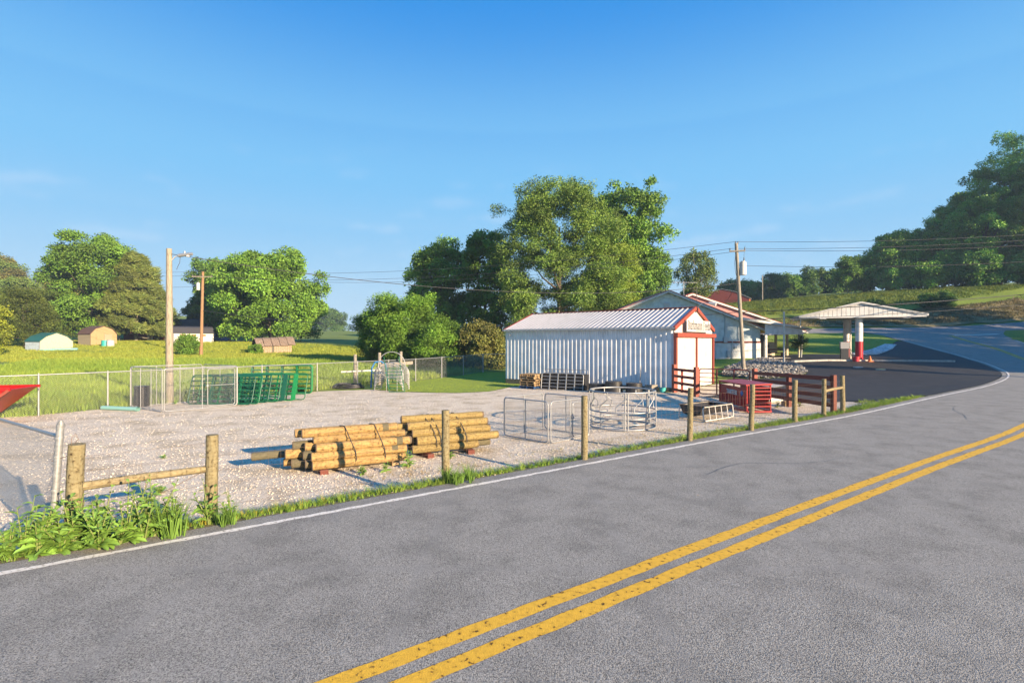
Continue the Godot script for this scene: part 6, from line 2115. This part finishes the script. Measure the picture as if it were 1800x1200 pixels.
# ---------------------------------------------------------------- grass and weeds
func plants() -> void:
	var fine := tuft(9, 0.022, 0.25, 3)
	var wide := tuft(14, 0.035, 0.5, 4)
	var y0 := Color(0.22, 0.29, 0.03)
	var y1 := Color(0.34, 0.36, 0.045)
	tufts("verge_grass", "green grass strip along the road's edge", "grass", verge_poly, 26000, fine, 0.07, 0.2, Color(0.10, 0.21, 0.02), Color(0.22, 0.30, 0.04), func(p: Vector2) -> float:
		var d := sd(p.x, p.y)
		return (1.0 if d < 0.8 else (0.8 if p.x < -2.0 else 0.12)) * (0.0 if p.x < -11.0 else 1.0), 1.1)
	tufts("yellow_flowers", "yellow flowering stems in the verge before the second post", "flowers", V2([-5.0, 6.0, -3.0, 7.4, -2.2, 8.2, -3.4, 7.6, -5.0, 6.5]), 70, fine, 0.10, 0.2, Color(0.36, 0.29, 0.03), Color(0.42, 0.34, 0.05), func(_p): return 1.0, 0.8)
	tufts("dry_grass", "dry and thin grass at the yard edge behind the posts", "grass", V2([-4, 8.2, 1, 11.8, 7, 16, 12, 19.6, 10, 19.5, 5, 16.2, 0, 13, -3, 11]), 1500, fine, 0.03, 0.09, Color(0.20, 0.20, 0.05), Color(0.30, 0.21, 0.09), func(_p): return 1.0, 1.4)
	var near_f := V2([-26, 12.6, -20.6, 17.3, -18.4, 19.8, -17.2, 21.7, -11.5, 29.7, -7.1, 36.5, -4.2, 41.4, -3, 45, -16, 58, -48, 52, -36, 24])
	tufts("field_grass", "tall yellow-green field grass behind the chain-link fence", "grass", near_f, 18000, wide, 0.3, 0.6, Color(0.13, 0.23, 0.026), Color(0.26, 0.34, 0.045), func(p: Vector2) -> float: return clampf(30.0 / p.length(), 0.3, 1.0))
	var far_f := V2([-48, 50, -16, 56, -2, 46, -2, 66, -26, 80, -60, 92, -100, 92, -70, 56])
	tufts("meadow_grass", "sunlit meadow grass up to the garden sheds", "grass", far_f, 17000, wide, 0.2, 0.45, y0, y1, func(_p): return 1.0, 1.7)
	tufts("lawn_grass", "mown green grass beside the feed shed", "grass", lawn_poly, 12000, fine, 0.04, 0.09, Color(0.22, 0.32, 0.028), Color(0.30, 0.38, 0.045), func(_p): return 1.0, 2.2)
	tufts("lawn_grass", "mown grass between the feed shed and the store", "grass", lawn2, 3000, fine, 0.05, 0.1, Color(0.17, 0.27, 0.025), Color(0.27, 0.34, 0.04), func(_p): return 1.0, 2.5)
	tufts("lawn_grass", "mown grass between the store and the crossing road", "grass", lawn3, 5000, fine, 0.06, 0.12, Color(0.16, 0.28, 0.025), Color(0.27, 0.36, 0.04), func(_p): return 1.0, 3.0)
	tufts("hill_grass", "rough grass over the hill behind the crossing road", "grass", V2([18, 84, 55, 87, 84, 91, 110, 99, 100, 116, 70, 112, 40, 108, 10, 104]), 9000, wide, 0.3, 0.6, Color(0.12, 0.19, 0.028), Color(0.22, 0.25, 0.045), func(_p): return 1.0, 2.2)
	tufts("bank_brush", "brown brush covering the cut bank", "brush", V2([28, 78, 69, 79, 90, 81.5, 140, 87, 110, 95, 84, 88, 55, 85, 28, 82]), 5000, wide, 0.25, 0.55, Color(0.19, 0.14, 0.085), Color(0.13, 0.14, 0.05), func(_p): return 1.0, 2.0)
	tufts("yard_weeds", "thin green and tan sprouts in the gravel", "weeds", gravel_poly, 420, fine, 0.03, 0.07, Color(0.16, 0.24, 0.04), Color(0.34, 0.28, 0.12), func(p: Vector2) -> float: return 1.0 if p.x > -18.0 and p.y > 6.0 else 0.0, 2.6)
	# weeds round the left posts
	var wg := Color(0.16, 0.29, 0.05)
	var ws := [[-5.15, 6.02, 0.72, 70, 0.21], [-4.95, 6.15, 0.82, 66, 0.20], [-5.45, 5.92, 0.62, 56, 0.20], [-4.6, 6.1, 0.78, 60, 0.19], [-4.75, 5.88, 0.48, 44, 0.22], [-4.4, 6.3, 0.8, 50, 0.16], [-5.7, 5.8, 0.45, 40, 0.18]]
	var wl := ["broad-leaved weed right of the leaning steel post", "tallest broad-leaved weed at the thick left post", "broad-leaved weed left of the thick left post", "jagged-leaved weed right of the thick left post", "low broad-leaved weed at the asphalt's edge", "upright weed under the wooden brace rail", "small weed at the left picture edge"]
	for i in 9:
		weed(ORD[i] + " small plant from the left in the broad-leaved weed clump", lerpf(-5.75, -4.25, i / 8.0), lerpf(5.72, 6.25, i / 8.0) + R(-0.12, 0.2), R(0.35, 0.7), 46, R(0.17, 0.25), wg * R(0.85, 1.15))
	for i in ws.size(): weed(wl[i], ws[i][0], ws[i][1], ws[i][2], ws[i][3], ws[i][4], wg)
	weed("slender weed left of the second wooden post", -4.35, 6.55, 0.62, 30, 0.16, wg * 0.85)
	weed("leafy weed around the second wooden post's foot", -4.0, 6.75, 0.6, 36, 0.17, wg * 0.8)
	weed("small weed right of the second wooden post", -3.75, 6.85, 0.5, 22, 0.15, wg * 0.9)
	weed("bushy weed between the two post bundles", -2.35, 11.55, 0.5, 40, 0.17, wg)
	weed("creeping weed under the yellow bundle", -3.2, 11.0, 0.22, 30, 0.15, wg)
	weed("low weed under the weathered bundle", -1.5, 12.5, 0.22, 24, 0.14, wg * 0.9)
	weed("low weed at the yellow bundle's right block", -2.75, 11.2, 0.22, 24, 0.15, wg)
	weed("green sprout on the gravel behind the brace rail", -6.6, 9.6, 0.2, 26, 0.16, wg)
	weed("yellowish weed by the sawn block", 10.6, 20.4, 0.3, 22, 0.16, Color(0.24, 0.27, 0.04))
	weed("yellowish weed right of the sawn block", 11.6, 20.6, 0.3, 20, 0.15, Color(0.24, 0.27, 0.04))
	weed("weed tuft at the yard pole's foot", -15.3, 23.3, 0.25, 18, 0.16, wg)
	weed("small sprout on the open gravel", -8.5, 12.5, 0.12, 12, 0.12, wg)
	var tallt := tuft(26, 0.014, 0.16, 8)
	var k := 0
	for q in [[-4.55, 6.3, 0.55, "grass clump between the two left posts"], [-4.2, 6.35, 0.6, "tall grass clump before the second post"], [-3.7, 6.75, 0.4, "short grass clump right of the second post"], [-1.0, 8.6, 0.42, "dark grass clump at the middle post's foot"], [-0.72, 8.75, 0.38, "dark grass clump right of the middle post"], [-5.9, 5.55, 0.45, "grass clump at the left picture edge"]]:
		var t := thing("grass_clump", q[3], "grass", G(q[0], q[1], -0.02), R(0, 6.0), "grass clumps at the fence posts")
		var xf := []
		var cs := []
		for i in 7:
			xf.append(Transform3D(Basis(Vector3.UP, R(0, TAU)).scaled(Vector3(q[2] * 0.8, q[2] * R(0.6, 1.1), q[2] * 0.8)), Vector3(R(-0.15, 0.15), 0, R(-0.12, 0.12))))
			cs.append(Color(0.10, 0.19, 0.025) * R(0.8, 1.4))
		scatter(t, "blades", tallt, m.blade, xf, cs)
